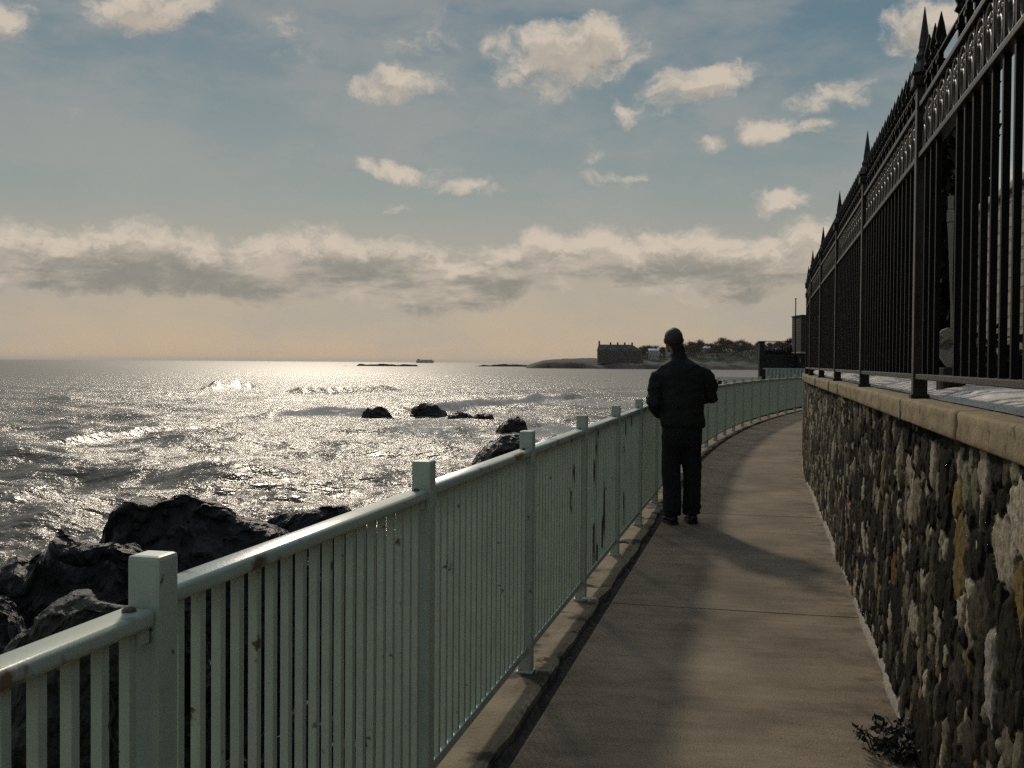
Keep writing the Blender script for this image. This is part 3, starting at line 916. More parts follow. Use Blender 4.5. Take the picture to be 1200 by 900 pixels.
def build_fence():
    root = thing('iron_fence', 'tall black iron fence with spear tips and scrollwork on top of the stone wall', 'fence', P(0, FO), 0)
    inv = Matrix.Translation(-P(0, FO))
    # posts
    pm = MB(); w = 0.028
    pm.box(-w, w, -w, w, 1.3045, 2.56, bev=0.004)
    pme = pm.mesh('post', M['iron_post'])
    fm = MB()
    fm.box(-0.045, 0.045, -0.045, 0.045, 2.5605, 2.60, bev=0.006)
    fm.lathe([(0.040, 2.60), (0.055, 2.615), (0.045, 2.64), (0.03, 2.665), (0.034, 2.685), (0.026, 2.70), (0.022, 2.715), (0.024, 2.722), (0.013, 2.80), (0.0015, 2.885)], 8)
    fme = fm.mesh('finial', M['iron_post'])
    cl = MB(); cl.box(-0.036, 0.036, -0.036, 0.036, 1.304, 1.322, bev=0.004)
    clm = cl.mesh('base_plate', M['iron_post'])
    # pickets with a collar; the spear tip is its sub-part
    pk = MB(); q = 0.0098
    pk.box(-q, q, -q, q, 1.385, 2.60, bev=0.0015)
    pk.box(-0.016, 0.016, -0.016, 0.016, 2.545, 2.560, bev=0.003)
    pkm = pk.mesh('picket', M['iron'])
    sp = MB()
    sp.lathe([(0.014, 2.598), (0.024, 2.606), (0.018, 2.618), (0.015, 2.628), (0.0215, 2.640), (0.012, 2.69), (0.0012, 2.735)], 8)
    for sg in (-1, 1):      # two barbs curling out under the tip
        pts = [(sg * (0.012 + 0.020 * math.sin(t)), 0, 2.60 + 0.028 * (1 - math.cos(t)) * 0.8) for t in np.linspace(0, 2.4, 7)]
        sp.tube(pts, [0.005, 0.006, .006, .005, .004, .003, .002], 5)
    spm = sp.mesh('spear_tip', M['iron'], True)

    def rail_mesh(name, z, hgt, dep):
        mb = MB(); mb.box(0.029, FDS - 0.029, -dep / 2, dep / 2, z - hgt / 2, z + hgt / 2, bev=0.003)
        return mb.mesh(name, M['iron_post'])
    rb = rail_mesh('bottom_rail', 1.392, 0.022, 0.042)
    r1 = rail_mesh('frieze_rail', 2.280, 0.020, 0.042)
    r2 = rail_mesh('frieze_rail', 2.484, 0.020, 0.042)
    r3 = rail_mesh('spear_rail', 2.585, 0.010, 0.019); r3.materials[0] = M['iron']
    sc = scroll_mesh()
    stuff, stuff2 = MB(), MB()
    n_single = 0
    for k in range(-2, 20):
        s = FS0 + FDS * k
        po = link('post', pme, root, inv @ frame(s, FO))
        link('finial', fme, po); link('base_plate', clm, po)
        if k == 19: break
        f = inv @ frame(s, FO, 0, s + FDS)
        for m_, nm in ((rb, 'bottom_rail'), (r1, 'frieze_rail'), (r2, 'frieze_rail'), (r3, 'spear_rail')):
            link(nm, m_, root, f)
        link('scroll_frieze', sc, root, f)
        for i in range(1, NPK):
            if (k, i) in GAP: continue
            m = f @ Matrix.Translation((FDS * i / NPK, 0, 0))
            if k >= -1 and n_single < 100:
                o = link('picket', pkm, root, m); link('spear_tip', spm, o); n_single += 1
            else:
                stuff.add([m @ v.co for v in pkm.vertices], [tuple(p.vertices) for p in pkm.polygons])
                stuff2.add([m @ v.co for v in spm.vertices], [tuple(p.vertices) for p in spm.polygons])
    o = stuff.build('picket', M['iron'], root); o['kind'] = 'stuff'
    o = stuff2.build('spear_tip', M['iron'], root); o['kind'] = 'stuff'


GAP = {(-1, 12), (-1, 13)}


# ------------------------------------------------------------------ behind the fence
def build_garden():
    # garden soil level with the wall top
    so = np.concatenate([np.arange(-6, 60, 0.6)])
    oo = np.array([2.065, 2.4, 3, 4, 6, 9, 14, 22, 34])
    S, O = np.meshgrid(so, oo, indexing='ij')
    Z = 1.285 + 0.03 * fbm(S * 0.8, O * 0.8, octaves=3); Z[:, 0] = 1.20
    X, Y = curve_grid(S, O)
    tag(link('ground', grid_mesh('ground', X, Y, Z, M['grass'], True, flip=True)), kind='structure')
    # rumpled pale sheet on the wall top
    so = np.arange(1.2, 40, 0.02); oo = np.concatenate([np.linspace(1.715, 1.77, 14), np.linspace(1.785, 2.03, 14)])
    S, O = np.meshgrid(so, oo, indexing='ij')
    u = (O - 1.715) / 0.315
    fold = fbm(S * 1.1, O * 3, octaves=3)
    ridges = np.abs(vnoise(S * 2.2 + O * 3.5, O * 26 + S * 2.0))
    Z = 1.307 + (0.058 + 0.016 * fold) * np.clip(u / 0.55, 0, 1) ** 0.8 + (0.012 * (1 - ridges) - 0.01) * np.clip(u * 4, 0, 1)
    gap = sstep(0.0, 0.25, np.abs(((S - FS0) / FDS + 0.5) % 1 - 0.5) * FDS - 0.02)
    Z = 1.306 + (Z - 1.306) * (0.25 + 0.75 * gap)
    O2 = O + 0.02 * vnoise(S * 1.7, S * 0 + 2) * (1 - u) + 0.010 * vnoise(S * 5 + Z * 60, Z * 45) * (1 - u)
    X, Y = curve_grid(S, O2)
    me = grid_mesh('pale_sheet', X, Y, Z, M['sheet'], True, flip=True)
    tag(link('pale_sheet', me), 'rumpled whitish sheeting lying on the coping beneath the bottom rail of the iron fence', 'sheeting')
    # pale brick garden wall
    rt = thing('brick_wall', 'pale brick garden wall seen in slits between the nearest black pickets', 'wall', P(2.0, 2.46, 1.2), PI / 2 - A0)
    mb = MB()
    mb.box(-0.6, 6.10, -0.30, 0.0, 0, 1.26, bev=0.01); mb.build('wall_body', M['pale_brick'], rt)
    mb = MB(); mb.box(-0.62, 6.12, -0.33, 0.03, 1.2615, 1.31, bev=0.012); mb.build('coping', M['pale_stone'], rt)
    # hedge
    hv = MB()
    for _ in range(26000):
        s = 8.25 + 44 * random.random() ** 1.6; o = 2.36 + (0.22 if s < 14 else 0.9) * random.random(); z = 1.3 + (2.1 if s < 12 else 1.75) * random.random() ** 0.8
        z += 0.14 * mnoise.noise((s * 0.9, o, 3)) * (z - 1.3)
        p = P(s, o, z); r = 0.05 + 0.05 * random.random() + 0.002 * s
        a = Vector((random.gauss(0, 1), random.gauss(0, 1), random.gauss(0, 1))).normalized(); b = a.orthogonal().normalized(); c = a.cross(b)
        hv.add([p + b * r, p + c * r * 0.55, p - b * r, p - c * r * 0.55], [(0, 1, 2, 3)])
    core = MB()
    sl = [8.3 + 0.5 * i for i in range(88)]
    for a_, b_ in zip(sl[:-1], sl[1:]):
        bk = 2.56 if a_ < 13.5 else 3.1
        q = [P(a_, 2.44, 1.28), P(b_, 2.44, 1.28), P(b_, 2.44, 2.9), P(a_, 2.44, 2.9), P(a_, bk, 2.9), P(b_, bk, 2.9), P(a_, bk, 1.28), P(b_, bk, 1.28)]
        hv.add(q, [(0, 1, 2, 3), (3, 2, 5, 4), (4, 5, 7, 6)])
    hv.add([P(8.3, 2.44, 1.28), P(8.3, 2.44, 2.9), P(8.3, 2.56, 2.9), P(8.3, 2.56, 1.28)], [(0, 1, 2, 3)])
    tag(hv.build('hedge', M['leaf_dark']), 'dark clipped hedge behind the black iron fence', 'hedge')
    # undergrowth in front of the pale wall
    for n_, (s, lab) in enumerate(((4.6, 'low dark shrub at the foot of the pale brick garden wall, nearer the camera'), (6.3, 'low dark shrub at the foot of the pale brick garden wall, farther from the camera'))):
        mb = MB()
        for _ in range(1300):
            p = P(s + random.gauss(0, 0.45), 2.28 + random.gauss(0, 0.07), 1.28 + abs(random.gauss(0, 0.11)))
            a = Vector((random.gauss(0, 1), random.gauss(0, 1), random.gauss(0, 1))).normalized(); b = a.orthogonal().normalized(); c = a.cross(b); r = 0.035
            mb.add([p + b * r, p + c * r * 0.5, p - b * r, p - c * r * 0.5], [(0, 1, 2, 3)])
        for q in range(9):
            p = P(s + (q - 4) * 0.12, 2.28, 1.25); mb.tube([p, p + Vector((random.gauss(0, .08), random.gauss(0, .08), 0.25))], [0.008, 0.003], 5)
        tag(mb.build('shrub', M['leaf_dark']), lab, 'shrub', 'shrubs behind the fence')
    # weathered stake and pale slab in the gap of the bars
    p0 = at(1113, 340, 4.9)
    st = MB()
    base = Vector((p0.x + 0.005, p0.y, 1.285))
    st.tube([base, base + Vector((0, 0, .40)), p0, at(1111.5, 275, 4.9), at(1111, 262, 4.9)], [0.006, 0.006, 0.006, 0.013, 0.015], 8)
    st.tube([at(1111, 261, 4.9), at(1111, 249, 4.9), at(1111, 247, 4.9)], [0.017, 0.017, 0.013], 8)
    st.tube([at(1111, 246, 4.9), at(1111, 231, 4.9)], [0.013, 0.014], 8)
    tag(st.build('garden_stake', M['stake']), 'pale weathered stake with a thick collared head behind the gap in the pickets', 'stake')
    bm = bmesh.new()
    outl = [(1099, 402), (1104, 394), (1110, 389), (1118, 386), (1127, 387), (1133, 400), (1131, 418), (1124, 432), (1116, 431), (1110, 424), (1103, 415)]
    D = 4.7
    vs = [bm.verts.new(at(x - 5, y, D)) for x, y in outl]
    f = bm.faces.new(vs)
    ex = bmesh.ops.extrude_face_region(bm, geom=[f])
    for v in [g for g in ex['geom'] if isinstance(g, bmesh.types.BMVert)]: v.co += Vector((0.03, 0.085, 0))
    bmesh.ops.recalc_face_normals(bm, faces=bm.faces)
    bmesh.ops.triangulate(bm, faces=bm.faces)
    bmesh.ops.subdivide_edges(bm, edges=bm.edges, cuts=3, use_grid_fill=True)
    for v in bm.verts:
        nn = mnoise.noise_vector(v.co * 9)
        v.co += nn * 0.014
        if abs(v.co.y - D) < 0.03:
            v.co.y += 0.03 * (v.co.x - at(1099, 402, D).x) / 0.12 + (0.045 if mnoise.noise(v.co * 14) > 0.2 else 0)
    me = bpy.data.meshes.new('stone_slab'); bm.to_mesh(me); bm.free(); me.materials.append(M['slab'])
    o = link('stone_slab', me)
    tag(o, 'pale angular chipped stone seen low in the gap of the black pickets', 'stone')
    # the support it stands on
    sp = MB(); q = at(1115, 431, D + 0.04); sp.box(q.x - 0.05, q.x + 0.05, q.y - 0.04, q.y + 0.05, 1.26, q.z - 0.002, bev=0.008)
    tag(sp.build('stone_block', M['terrace']), 'small dark block under the pale chipped stone behind the fence', 'block')


# ------------------------------------------------------------------ shore and sea
def build_bank():
    so = np.arange(-8, 66, 0.11)
    oo = -np.concatenate([np.linspace(0.21, 2, 22), np.linspace(2.08, 18, 120)])
    S, O = np.meshgrid(so, oo, indexing='ij')
    d = -O
    Z = np.interp(d, [0.2, 0.4, 0.9, 2.2, 5, 9, 13, 18], [-0.16, -0.35, -0.8, -1.9, -3.5, -4.45, -5.3, -6.2])
    amp = np.clip((d - 0.2) / 2.5, 0, 1)
    rid = (1 - np.abs(fbm(S * 0.45, O * 0.5, octaves=2))) - 0.5
    blk = np.abs(vnoise(S * 0.9 + 3, O * 1.1)) + 0.5 * np.abs(vnoise(S * 2.1, O * 2.3 + 8)) + 0.3 * np.abs(vnoise(S * 4.3, O * 4.7))
    Z += amp * (0.45 * rid - 0.62 * blk + 0.42 + 0.32 * fbm(S * 0.8, O * 0.9, octaves=7, gain=0.6))
    X, Y = curve_grid(S, O)
    tag(link('shore_ground', grid_mesh('shore_ground', X, Y, Z, M['bank'], False, flip=True)), kind='structure')


def rock(name, prof, y, depth, base, label, group, material='rock', rough=0.22, seed=0, nx=110, ny=80, cat='rock', smooth=False):
    """boulder whose crest follows prof (photo pixels) at distance y"""
    px = np.array([p[0] for p in prof], float); py = np.array([p[1] for p in prof], float)
    u = np.linspace(px[0], px[-1], nx)
    top = np.interp(u, px, py)
    xw = (u - 600) / F_PX * y; zt = CAM_Z + (hor(u) - top) / F_PX * y
    v = np.linspace(-1, 1, ny)
    U, V = np.meshgrid(np.arange(nx), v, indexing='ij')
    X = xw[U.astype(int)]; ZT = zt[U.astype(int)]
    endt = np.sin(np.clip((U / (nx - 1)), 0.001, 0.999) * PI) ** 0.35
    shape = (1 - np.abs(V) ** 2.3) ** 0.62
    Z = base + (ZT - base) * shape
    Y = y + V * depth / 2 * endt
    sz = max(0.3, (xw[-1] - xw[0]) * 0.25)
    k = 1.0 / sz
    n1 = fbm(X * k + seed, Y * k, Z * k * 1.2, octaves=6, gain=0.56)
    fac = np.abs(vnoise(X * k * 1.4 + seed * 3, Y * k * 1.4, Z * k * 2.2))
    n2 = fbm(X * k + 31 + seed, Y * k + 7, Z * k, octaves=5, gain=0.56)
    a = rough * sz
    crest = 1 - 0.65 * np.exp(-(V / 0.16) ** 2)
    ZZ = Z + a * (0.75 * n1 - 1.0 * fac + 0.25) * crest * (0.35 + 0.65 * np.abs(shape))
    YY = Y + a * 1.1 * n2; XX = X + a * 0.55 * fbm(X * k + 5, Y * k + seed, Z * k + 9, octaves=5, gain=0.56)
    c = Vector((float(X.mean()), y, base))
    me = grid_mesh(name, XX - c.x, YY - c.y, ZZ - c.z, M[material], smooth, flip=False)
    o = link(name, me); o.location = c
    return tag(o, label, cat, group)


def build_rocks():
    g = 'dark rocks along the shore'
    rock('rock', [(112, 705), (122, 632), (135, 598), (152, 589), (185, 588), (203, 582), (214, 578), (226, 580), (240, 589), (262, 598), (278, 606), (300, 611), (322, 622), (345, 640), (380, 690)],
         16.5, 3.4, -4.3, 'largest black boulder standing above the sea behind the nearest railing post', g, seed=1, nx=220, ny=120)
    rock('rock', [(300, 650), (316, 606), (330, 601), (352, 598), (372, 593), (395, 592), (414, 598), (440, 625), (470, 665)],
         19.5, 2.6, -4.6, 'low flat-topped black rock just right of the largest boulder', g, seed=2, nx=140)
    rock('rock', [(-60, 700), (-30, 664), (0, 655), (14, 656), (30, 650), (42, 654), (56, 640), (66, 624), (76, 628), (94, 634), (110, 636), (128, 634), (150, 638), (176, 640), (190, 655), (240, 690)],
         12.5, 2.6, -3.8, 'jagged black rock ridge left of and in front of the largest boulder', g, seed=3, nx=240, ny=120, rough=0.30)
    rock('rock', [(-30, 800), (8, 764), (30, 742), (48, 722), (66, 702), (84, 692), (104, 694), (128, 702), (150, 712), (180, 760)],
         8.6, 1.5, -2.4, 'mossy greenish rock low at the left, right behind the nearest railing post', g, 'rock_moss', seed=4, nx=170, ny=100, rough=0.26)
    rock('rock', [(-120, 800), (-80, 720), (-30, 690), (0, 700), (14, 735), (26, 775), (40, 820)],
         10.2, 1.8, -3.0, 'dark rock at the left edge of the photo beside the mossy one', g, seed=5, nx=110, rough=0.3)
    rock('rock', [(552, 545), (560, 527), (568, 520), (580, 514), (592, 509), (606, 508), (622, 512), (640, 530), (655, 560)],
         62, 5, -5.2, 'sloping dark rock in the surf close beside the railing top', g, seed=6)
    sea = [([(480, 488), (484, 479), (494, 475), (505, 474), (514, 477), (522, 482), (526, 489)], 132, 'round black rock in the surf, leftmost of the row right of the breaker'),
           ([(521, 499), (527, 487), (538, 482), (548, 484), (554, 490), (558, 499)], 118, 'small dark rock in the surf, second from the left in the row'),
           ([(549, 500), (555, 488), (566, 484.5), (576, 487), (584, 499)], 114, 'small dark rock in the surf, third from the left in the row'),
           ([(580, 507), (588, 497), (597, 490), (608, 488), (616, 493), (618, 505)], 100, 'dark rock in the surf, rightmost of the row by the railing'),
           ([(424, 487), (432, 479), (443, 476), (452, 479), (460, 487)], 126, 'low dark rock awash under the breaking wave'),
           ([(434, 494), (444, 489), (456, 490), (470, 493), (478, 496)], 124, 'flat sliver of dark rock awash in front of the breaking wave')]
    for i, (pr, y, lab) in enumerate(sea):
        rock('rock', pr, y, (pr[-1][0] - pr[0][0]) / F_PX * y * 0.8, SEA_Z - 0.7, lab, g, seed=10 + i, nx=70, ny=50, rough=0.3)
    # far skerries
    for i, (pr, y, lab) in enumerate([([(417, 430), (421, 427.2), (435, 426.6), (450, 426.2), (465, 426.8), (480, 426.4), (488, 427.4), (492, 430)], 1500, 'long low black reef in the bright glitter under the distant ship'),
                                      ([(396, 430.3), (400, 428.6), (406, 428.3), (410, 430.3)], 1500, 'tiny black reef left of the long reef near the horizon'),
                                      ([(552, 430), (565, 427.6), (585, 427.2), (605, 426.8), (616, 428), (620, 431)], 1700, 'faint low reef between the ship and the headland')]):
        rock('reef', pr, y, 40, SEA_Z - 3, lab, 'low reefs near the horizon', 'reef', seed=30 + i, nx=60, ny=24, rough=0.10, cat='reef')


def build_sea():
    srng = np.random.default_rng(3)
    r = [5.0]
    while r[-1] < 45000:
        q = r[-1]; r.append(q + min(max(0.10, q * q / 7600 * 0.55), q * 0.022))
    r = np.array(r)
    ph = np.concatenate([np.linspace(-100, -34, 60)[:-1], np.linspace(-34, 26, 760), np.linspace(26, 70, 60)[1:]])
    Rr, Ph = np.meshgrid(r, np.radians(ph), indexing='ij')
    X = Rr * np.sin(Ph); Y = Rr * np.cos(Ph)
    cell = np.gradient(r)[:, None] + Rr * math.radians(0.08)
    Z = np.zeros_like(X)
    for i in range(70):
        lam = 0.8 * (30 / 0.8) ** srng.random()
        th = R_(200) + srng.normal(0, 0.62)           # travelling towards the shore
        kx, ky = math.sin(th) * 2 * PI / lam, math.cos(th) * 2 * PI / lam
        a = 0.0115 * lam ** 0.80 * srng.uniform(0.5, 1.2)
        f = np.clip((lam / cell - 2.5) / 2.5, 0, 1) * np.exp(-((Rr / 3000) ** 2))
        ph_ = kx * X + ky * Y + srng.uniform(0, 2 * PI) + 0.9 * vnoise(X / lam / 4, Y / lam / 4)
        Z += a * f * (1 - 2 * np.abs(np.sin(ph_ / 2)) ** 1.2)
    foam = np.full_like(X, -0.4)
    # swells and breakers (px, py of the foot of each crest on the water)
    def seapt(px, py):
        y = (CAM_Z - SEA_Z) * F_PX / (py - hor(px)); return (px - 600) / F_PX * y, y
    brk = [([(300, 487), (345, 484), (385, 482), (420, 482), (450, 481)], 1.3, 8.0, 0.62, True),
           ([(450, 481), (520, 476), (580, 472), (640, 466), (690, 464)], 1.0, 8.0, 0.55, True),
           ([(232, 456), (255, 455.5), (280, 455), (306, 454)], 2.4, 11.0, 0.0, False),
           ([(335, 459), (360, 460), (390, 459), (420, 458), (470, 457)], 1.5, 10.0, 0.1, False),
           ([(150, 462), (200, 462), (250, 461)], 0.6, 7, 0.0, False),
           ([(-40, 520), (40, 512), (130, 505), (220, 498), (300, 492)], 0.8, 5, 0.0, False),
           ([(520, 500), (570, 497), (625, 505), (680, 500)], 0.3, 3.5, 0.6, True),
           ([(430, 502), (470, 499), (530, 500), (560, 503)], 0.3, 3.5, 0.55, True),
           ([(610, 520), (640, 512), (700, 500), (760, 480)], 0.5, 3.0, 0.5, True),
           ([(-80, 590), (30, 580), (120, 572)], 0.22, 2, 0, False)]
    for line, H, wd, fm, white in brk:
        pts = np.array([seapt(*p) for p in line])
        xs, ys = pts[:, 0], pts[:, 1]
        od = np.argsort(xs); xs, ys = xs[od], ys[od]
        yc = np.interp(X, xs, ys)
        t = np.clip((X - xs[0]) / (xs[-1] - xs[0]), 0, 1)
        inside = sstep(-0.02, 0.22, (X - xs[0]) / (xs[-1] - xs[0])) * sstep(1.02, 0.78, (X - xs[0]) / (xs[-1] - xs[0]))
        dy = Y - yc + wd * 0.25 * vnoise(X / wd / 1.3, X * 0 + 3)
        prof_ = np.where(dy > 0, np.exp(-(dy / (wd * 0.8)) ** 2), np.exp(-(dy / (wd * 0.30)) ** 2))
        rag = 0.85 + 0.22 * fbm(X / wd * 0.7, Y / wd * 0.15, octaves=3, gain=0.4)
        Z += H * inside * prof_ * rag
        if white:
            band = np.where(dy > 0, np.exp(-(dy / (wd * 0.5)) ** 2), np.exp(-(dy / (wd * 2.2)) ** 2))
            foam = np.maximum(foam, -0.4 + inside * band * (fm + 0.42))
    # surf washing round the near shore
    d_sh = np.abs(Y * math.sin(A0) - 0) * 0
    for (px, py, rx, amt) in ((500, 492, 12, .62), (560, 505, 9, .58), (600, 532, 7, .62), (640, 500, 13, .66), (470, 500, 11, .5), (690, 470, 20, .55), (740, 452, 30, .42), (600, 485, 18, .5), (550, 545, 5, .45)):
        x0, y0 = seapt(px, py)
        dd = ((X - x0) / rx) ** 2 + ((Y - y0) / (rx * 1.6)) ** 2
        foam = np.maximum(foam, -0.4 + np.exp(-dd) * (amt + 0.36))
    Z += SEA_Z
    me = grid_mesh('water', X, Y, Z, M['sea'], True, {'foam': ('FLOAT', foam), 'offshore': ('FLOAT', sstep(math.log(200), math.log(1800), np.log(Rr)))}, flip=True)
    tag(link('water', me), kind='structure')


# ------------------------------------------------------------------ far side
def leaf_cards(mb, n, fn, w, l, mi=0):
    for _ in range(n):
        p, d = fn()
        side = d.cross(Vector((random.gauss(0, 1), random.gauss(0, 1), random.gauss(0, 1)))).normalized() * w
        mb.add([p - side, p + side, p + d * l + side * 0.3, p + d * l - side * 0.3], [(0, 1, 2, 3)], mi)


def build_headland():
    Y0 = 1200.0
    px = [610, 630, 642, 655, 675, 700, 740, 760, 790, 820, 860, 900, 940, 1000, 1100]
    top = [435, 428.0, 424.5, 421.5, 420.5, 420, 420, 421, 420.5, 416, 413.5, 412, 411, 409, 408]
    xs = np.linspace(10, 480, 240)
    pxs = xs / Y0 * F_PX + 600
    zt = CAM_Z + (hor(pxs) - np.interp(pxs, px, top)) / F_PX * Y0
    v = np.concatenate([np.linspace(-30, 60, 46), np.linspace(70, 500, 30)])
    X, V = np.meshgrid(xs, v, indexing='ij')
    ZT = np.repeat(zt[:, None], len(v), 1)
    edge = 8 * fbm(X * 0.02, X * 0 + 2, octaves=4)
    cl = sstep(-22, 6, V + edge)
    lo = -8.0
    hcl = np.minimum(ZT, SEA_Z + 5 + 2.2 * fbm(X * 0.03, X * 0, octaves=3))
    Z = lo + (hcl - lo) * cl + (ZT - hcl) * sstep(0, 110, V + edge)
    Z += 1.0 * fbm(X * 0.06, V * 0.06, octaves=5) * cl
    Z -= sstep(240, 500, V) * 6 * 0
    turf = sstep(16, 34, V + edge) * sstep(735, 790, pxs)[:, None]
    me = grid_mesh('hill', X, V + Y0, Z, M['headland'], True, {'turf': ('FLOAT', turf)}, flip=True)
    tag(link('hill', me), kind='structure')

    def gz(x, y):
        i = int(np.clip(np.searchsorted(xs, x), 0, len(xs) - 1)); j = int(np.clip(np.searchsorted(v, y - Y0), 0, len(v) - 1))
        return float(Z[i, j])
    # long gabled mansion on the point
    yb = 1240.0
    x0, x1 = (700 - 600) / F_PX * yb, (752 - 600) / F_PX * yb
    zg = gz((x0 + x1) / 2, yb) - 1
    sc_ = yb / F_PX
    zw = CAM_Z + (hor(726) - 411.5) * sc_; zr = CAM_Z + (hor(726) - 404) * sc_
    rt = thing('mansion', 'long dark gabled mansion with chimneys standing on the rocky point', 'house', ((x0 + x1) / 2, yb, zg))
    hw = (x1 - x0) / 2
    mb = MB(); mb.box(-hw, hw, -7, 7, 0, zw - zg); mb.box(-hw - 0.4, -hw + 9, -9, -7.003, 0, zw - zg + 0.6); mb.box(hw * .3, hw * .3 + 8, -9, -7.003, 0, zw - zg)
    mb.build('wall', M['house_dark'], rt)
    hz0, hz1 = zw - zg + 0.003, zr - zg
    mb = MB()
    mb.add([(-hw - .6, -7.6, hz0), (hw + .6, -7.6, hz0), (hw + .6, 7.6, hz0), (-hw - .6, 7.6, hz0), (-hw + 1, 0, hz1), (hw * .55, 0, hz1)],
           [(0, 1, 5, 4), (2, 3, 4, 5), (1, 2, 5), (3, 0, 4), (3, 2, 1, 0)])
    for gx in (-hw * .62, 0.0, hw * .45):
        mb.add([(gx - 3.6, -7.62, hz0), (gx + 3.6, -7.62, hz0), (gx, -7.62, hz0 + 5.2), (gx, -1.5, hz0 + 5.2), (gx - 3.6, -3, hz0), (gx + 3.6, -3, hz0)], [(0, 1, 2), (0, 2, 3, 4), (1, 5, 3, 2)])
    roof = mb.build('roof', M['slate'], rt)
    for cx in (-hw * 0.93, -hw * 0.42, -hw * 0.1, hw * 0.22, hw * 0.55):
        c = MB(); c.box(cx - 0.9, cx + 0.9, -0.9, 0.9, hz0 + 1, hz1 + (4.2 if cx < -hw * .9 else 2.6)); c.build('chimney', M['house_dark'], roof)
    for iz in range(2):
        for ix in range(9):
            cx = -hw + 11 + ix * (2 * hw - 14) / 8
            wm = MB(); wm.box(cx - 0.6, cx + 0.6, -7.06, -7.02, 2.5 + iz * 4.2, 4.6 + iz * 4.2); wm.build('window', M['glass'], rt)
    # small pale houses
    houses = [(766, 411, 12, 3, 'white gabled house at the left end of the far tree row'), (784, 412, 8, 3, 'second white house, behind the head of the man in the dark jacket'),
              (828, 408.5, 6, 3, 'white house with a glinting roof among the far trees'), (842, 410, 4, 2.5, 'little pale cottage right of the white house among the far trees')]
    for hx, hy, wpx, hpx, lab in houses:
        yb = 1260.0 if hx < 800 else 1330.0
        x = (hx - 600) / F_PX * yb; g = gz(x, yb) - 0.6; sc_ = yb / F_PX
        zt_ = CAM_Z + (hor(hx) - hy) * sc_ - g; w = wpx * sc_ / 2
        rt = thing('house', lab, 'house', (x, yb, g), R_(random.uniform(-20, 20)), 'pale houses on the far headland')
        mb = MB(); mb.box(-w, w, -4, 4, 0, zt_); mb.build('wall', M['white_wall'], rt)
        mb = MB(); e = 0.5; rz = zt_ + hpx * 0.8
        mb.add([(-w - e, -4.5, zt_ + .02), (w + e, -4.5, zt_ + .02), (w + e, 4.5, zt_ + .02), (-w - e, 4.5, zt_ + .02), (-w - e, 0, rz), (w + e, 0, rz)],
               [(0, 1, 5, 4), (2, 3, 4, 5), (1, 2, 5), (3, 0, 4), (3, 2, 1, 0)])
        rf = mb.build('roof', M['glass_roof'] if 'glinting' in lab or 'left end' in lab else M['slate'], rt)
        mb = MB(); mb.box(w * 0.4 - .5, w * 0.4 + .5, -0.5, 0.5, zt_ + 1, rz + 1.4); mb.build('chimney', M['house_dark'], rf)
        for q in range(3):
            mb = MB(); cx = (q - 1) * w * 0.6; mb.box(cx - .5, cx + .5, -4.05, -4.01, zt_ * 0.35, zt_ * 0.35 + 1.7); mb.build('window', M['glass'], rt)
    # bare winter trees, four growth forms copied along the headland
    protos = []
    for kind in range(5):
        random.seed(100 + kind)
        tr, cr = MB(), MB()
        H = 17.0; cw = (7.0, 8.5, 6.0, 9.0, 7.5)[kind]
        tr.tube([(0, 0, -1), (0.2, 0, 3), (0.1, 0.1, 7), (0, 0, 11)], [0.7, 0.5, 0.35, 0.15], 7)
        for _ in range(11):
            a = random.uniform(0, 2 * PI); z0 = random.uniform(3, 8); l = random.uniform(4, 7.5)
            tr.tube([(0, 0, z0), (math.cos(a) * l * .4, math.sin(a) * l * .4, z0 + l * .5), (math.cos(a) * l * .8, math.sin(a) * l * .8, z0 + l * .95)], [0.26, 0.17, 0.06], 5)
        cl_ = [(random.gauss(0, .5), random.gauss(0, .5), random.uniform(.0, 1.0)) for _ in range(20)]

        def fn():
            c = random.choice(cl_)
            u = Vector((c[0] * cw * .8 + random.gauss(0, 1.5), c[1] * cw * .8 + random.gauss(0, 1.5), 5 + 11.0 * c[2] * (1 - 0.25 * (c[0] ** 2 + c[1] ** 2)) + random.gauss(0, 1.0)))
            d = Vector((u.x * 0.25 + random.gauss(0, .8), u.y * 0.25 + random.gauss(0, .8), 1 + abs(random.gauss(0, .6)))).normalized()
            return u, d
        leaf_cards(cr, 1900, fn, 0.14, 2.6)
        leaf_cards(cr, 420, fn, 0.22, 1.8)
        protos.append((tr.mesh('trunk', M['bark']), cr.mesh('crown', M['twig'])))
    random.seed(5)
    spots = [(745, 409.5, 1.0), (754, 407, 1.0), (763, 404, .9), (812, 402, 1.0), (820, 400, 1.1), (833, 403, .8), (846, 398, 1.1), (855, 399, 1.0), (868, 400, 1.0),
             (878, 403, 1.0), (889, 401, 1.1), (901, 403, 1), (912, 400, 1), (924, 398, 1.1), (936, 396, 1.1), (950, 397, 1.1), (966, 398, 1.1), (806, 405, .8),
             (862, 406, .8), (884, 407, .8), (895, 408, .8), (918, 406, .8), (778, 406, .7), (800, 403, .8), (840, 405, .7), (930, 405, .9)]
    for i, (tx, ty, k) in enumerate(spots):
        yb = 1275.0 + 110 * random.random()
        x = (tx - 600) / F_PX * yb; g = gz(x, yb)
        Ht = CAM_Z + (hor(tx) - ty) / F_PX * yb - g
        t = thing('bare_tree', 'leafless brown tree in the wooded row along the far headland', 'tree', (x, yb, g), random.uniform(0, 6.28), 'leafless trees on the far headland')
        a, b = protos[i % 5]
        s = Ht / 16.0
        for nm, me in (('trunk', a), ('crown', b)):
            o = link(nm, me, t); o.scale = (s * 1.1, s * 1.1, s)
    # scrub below the trees
    mb = MB()
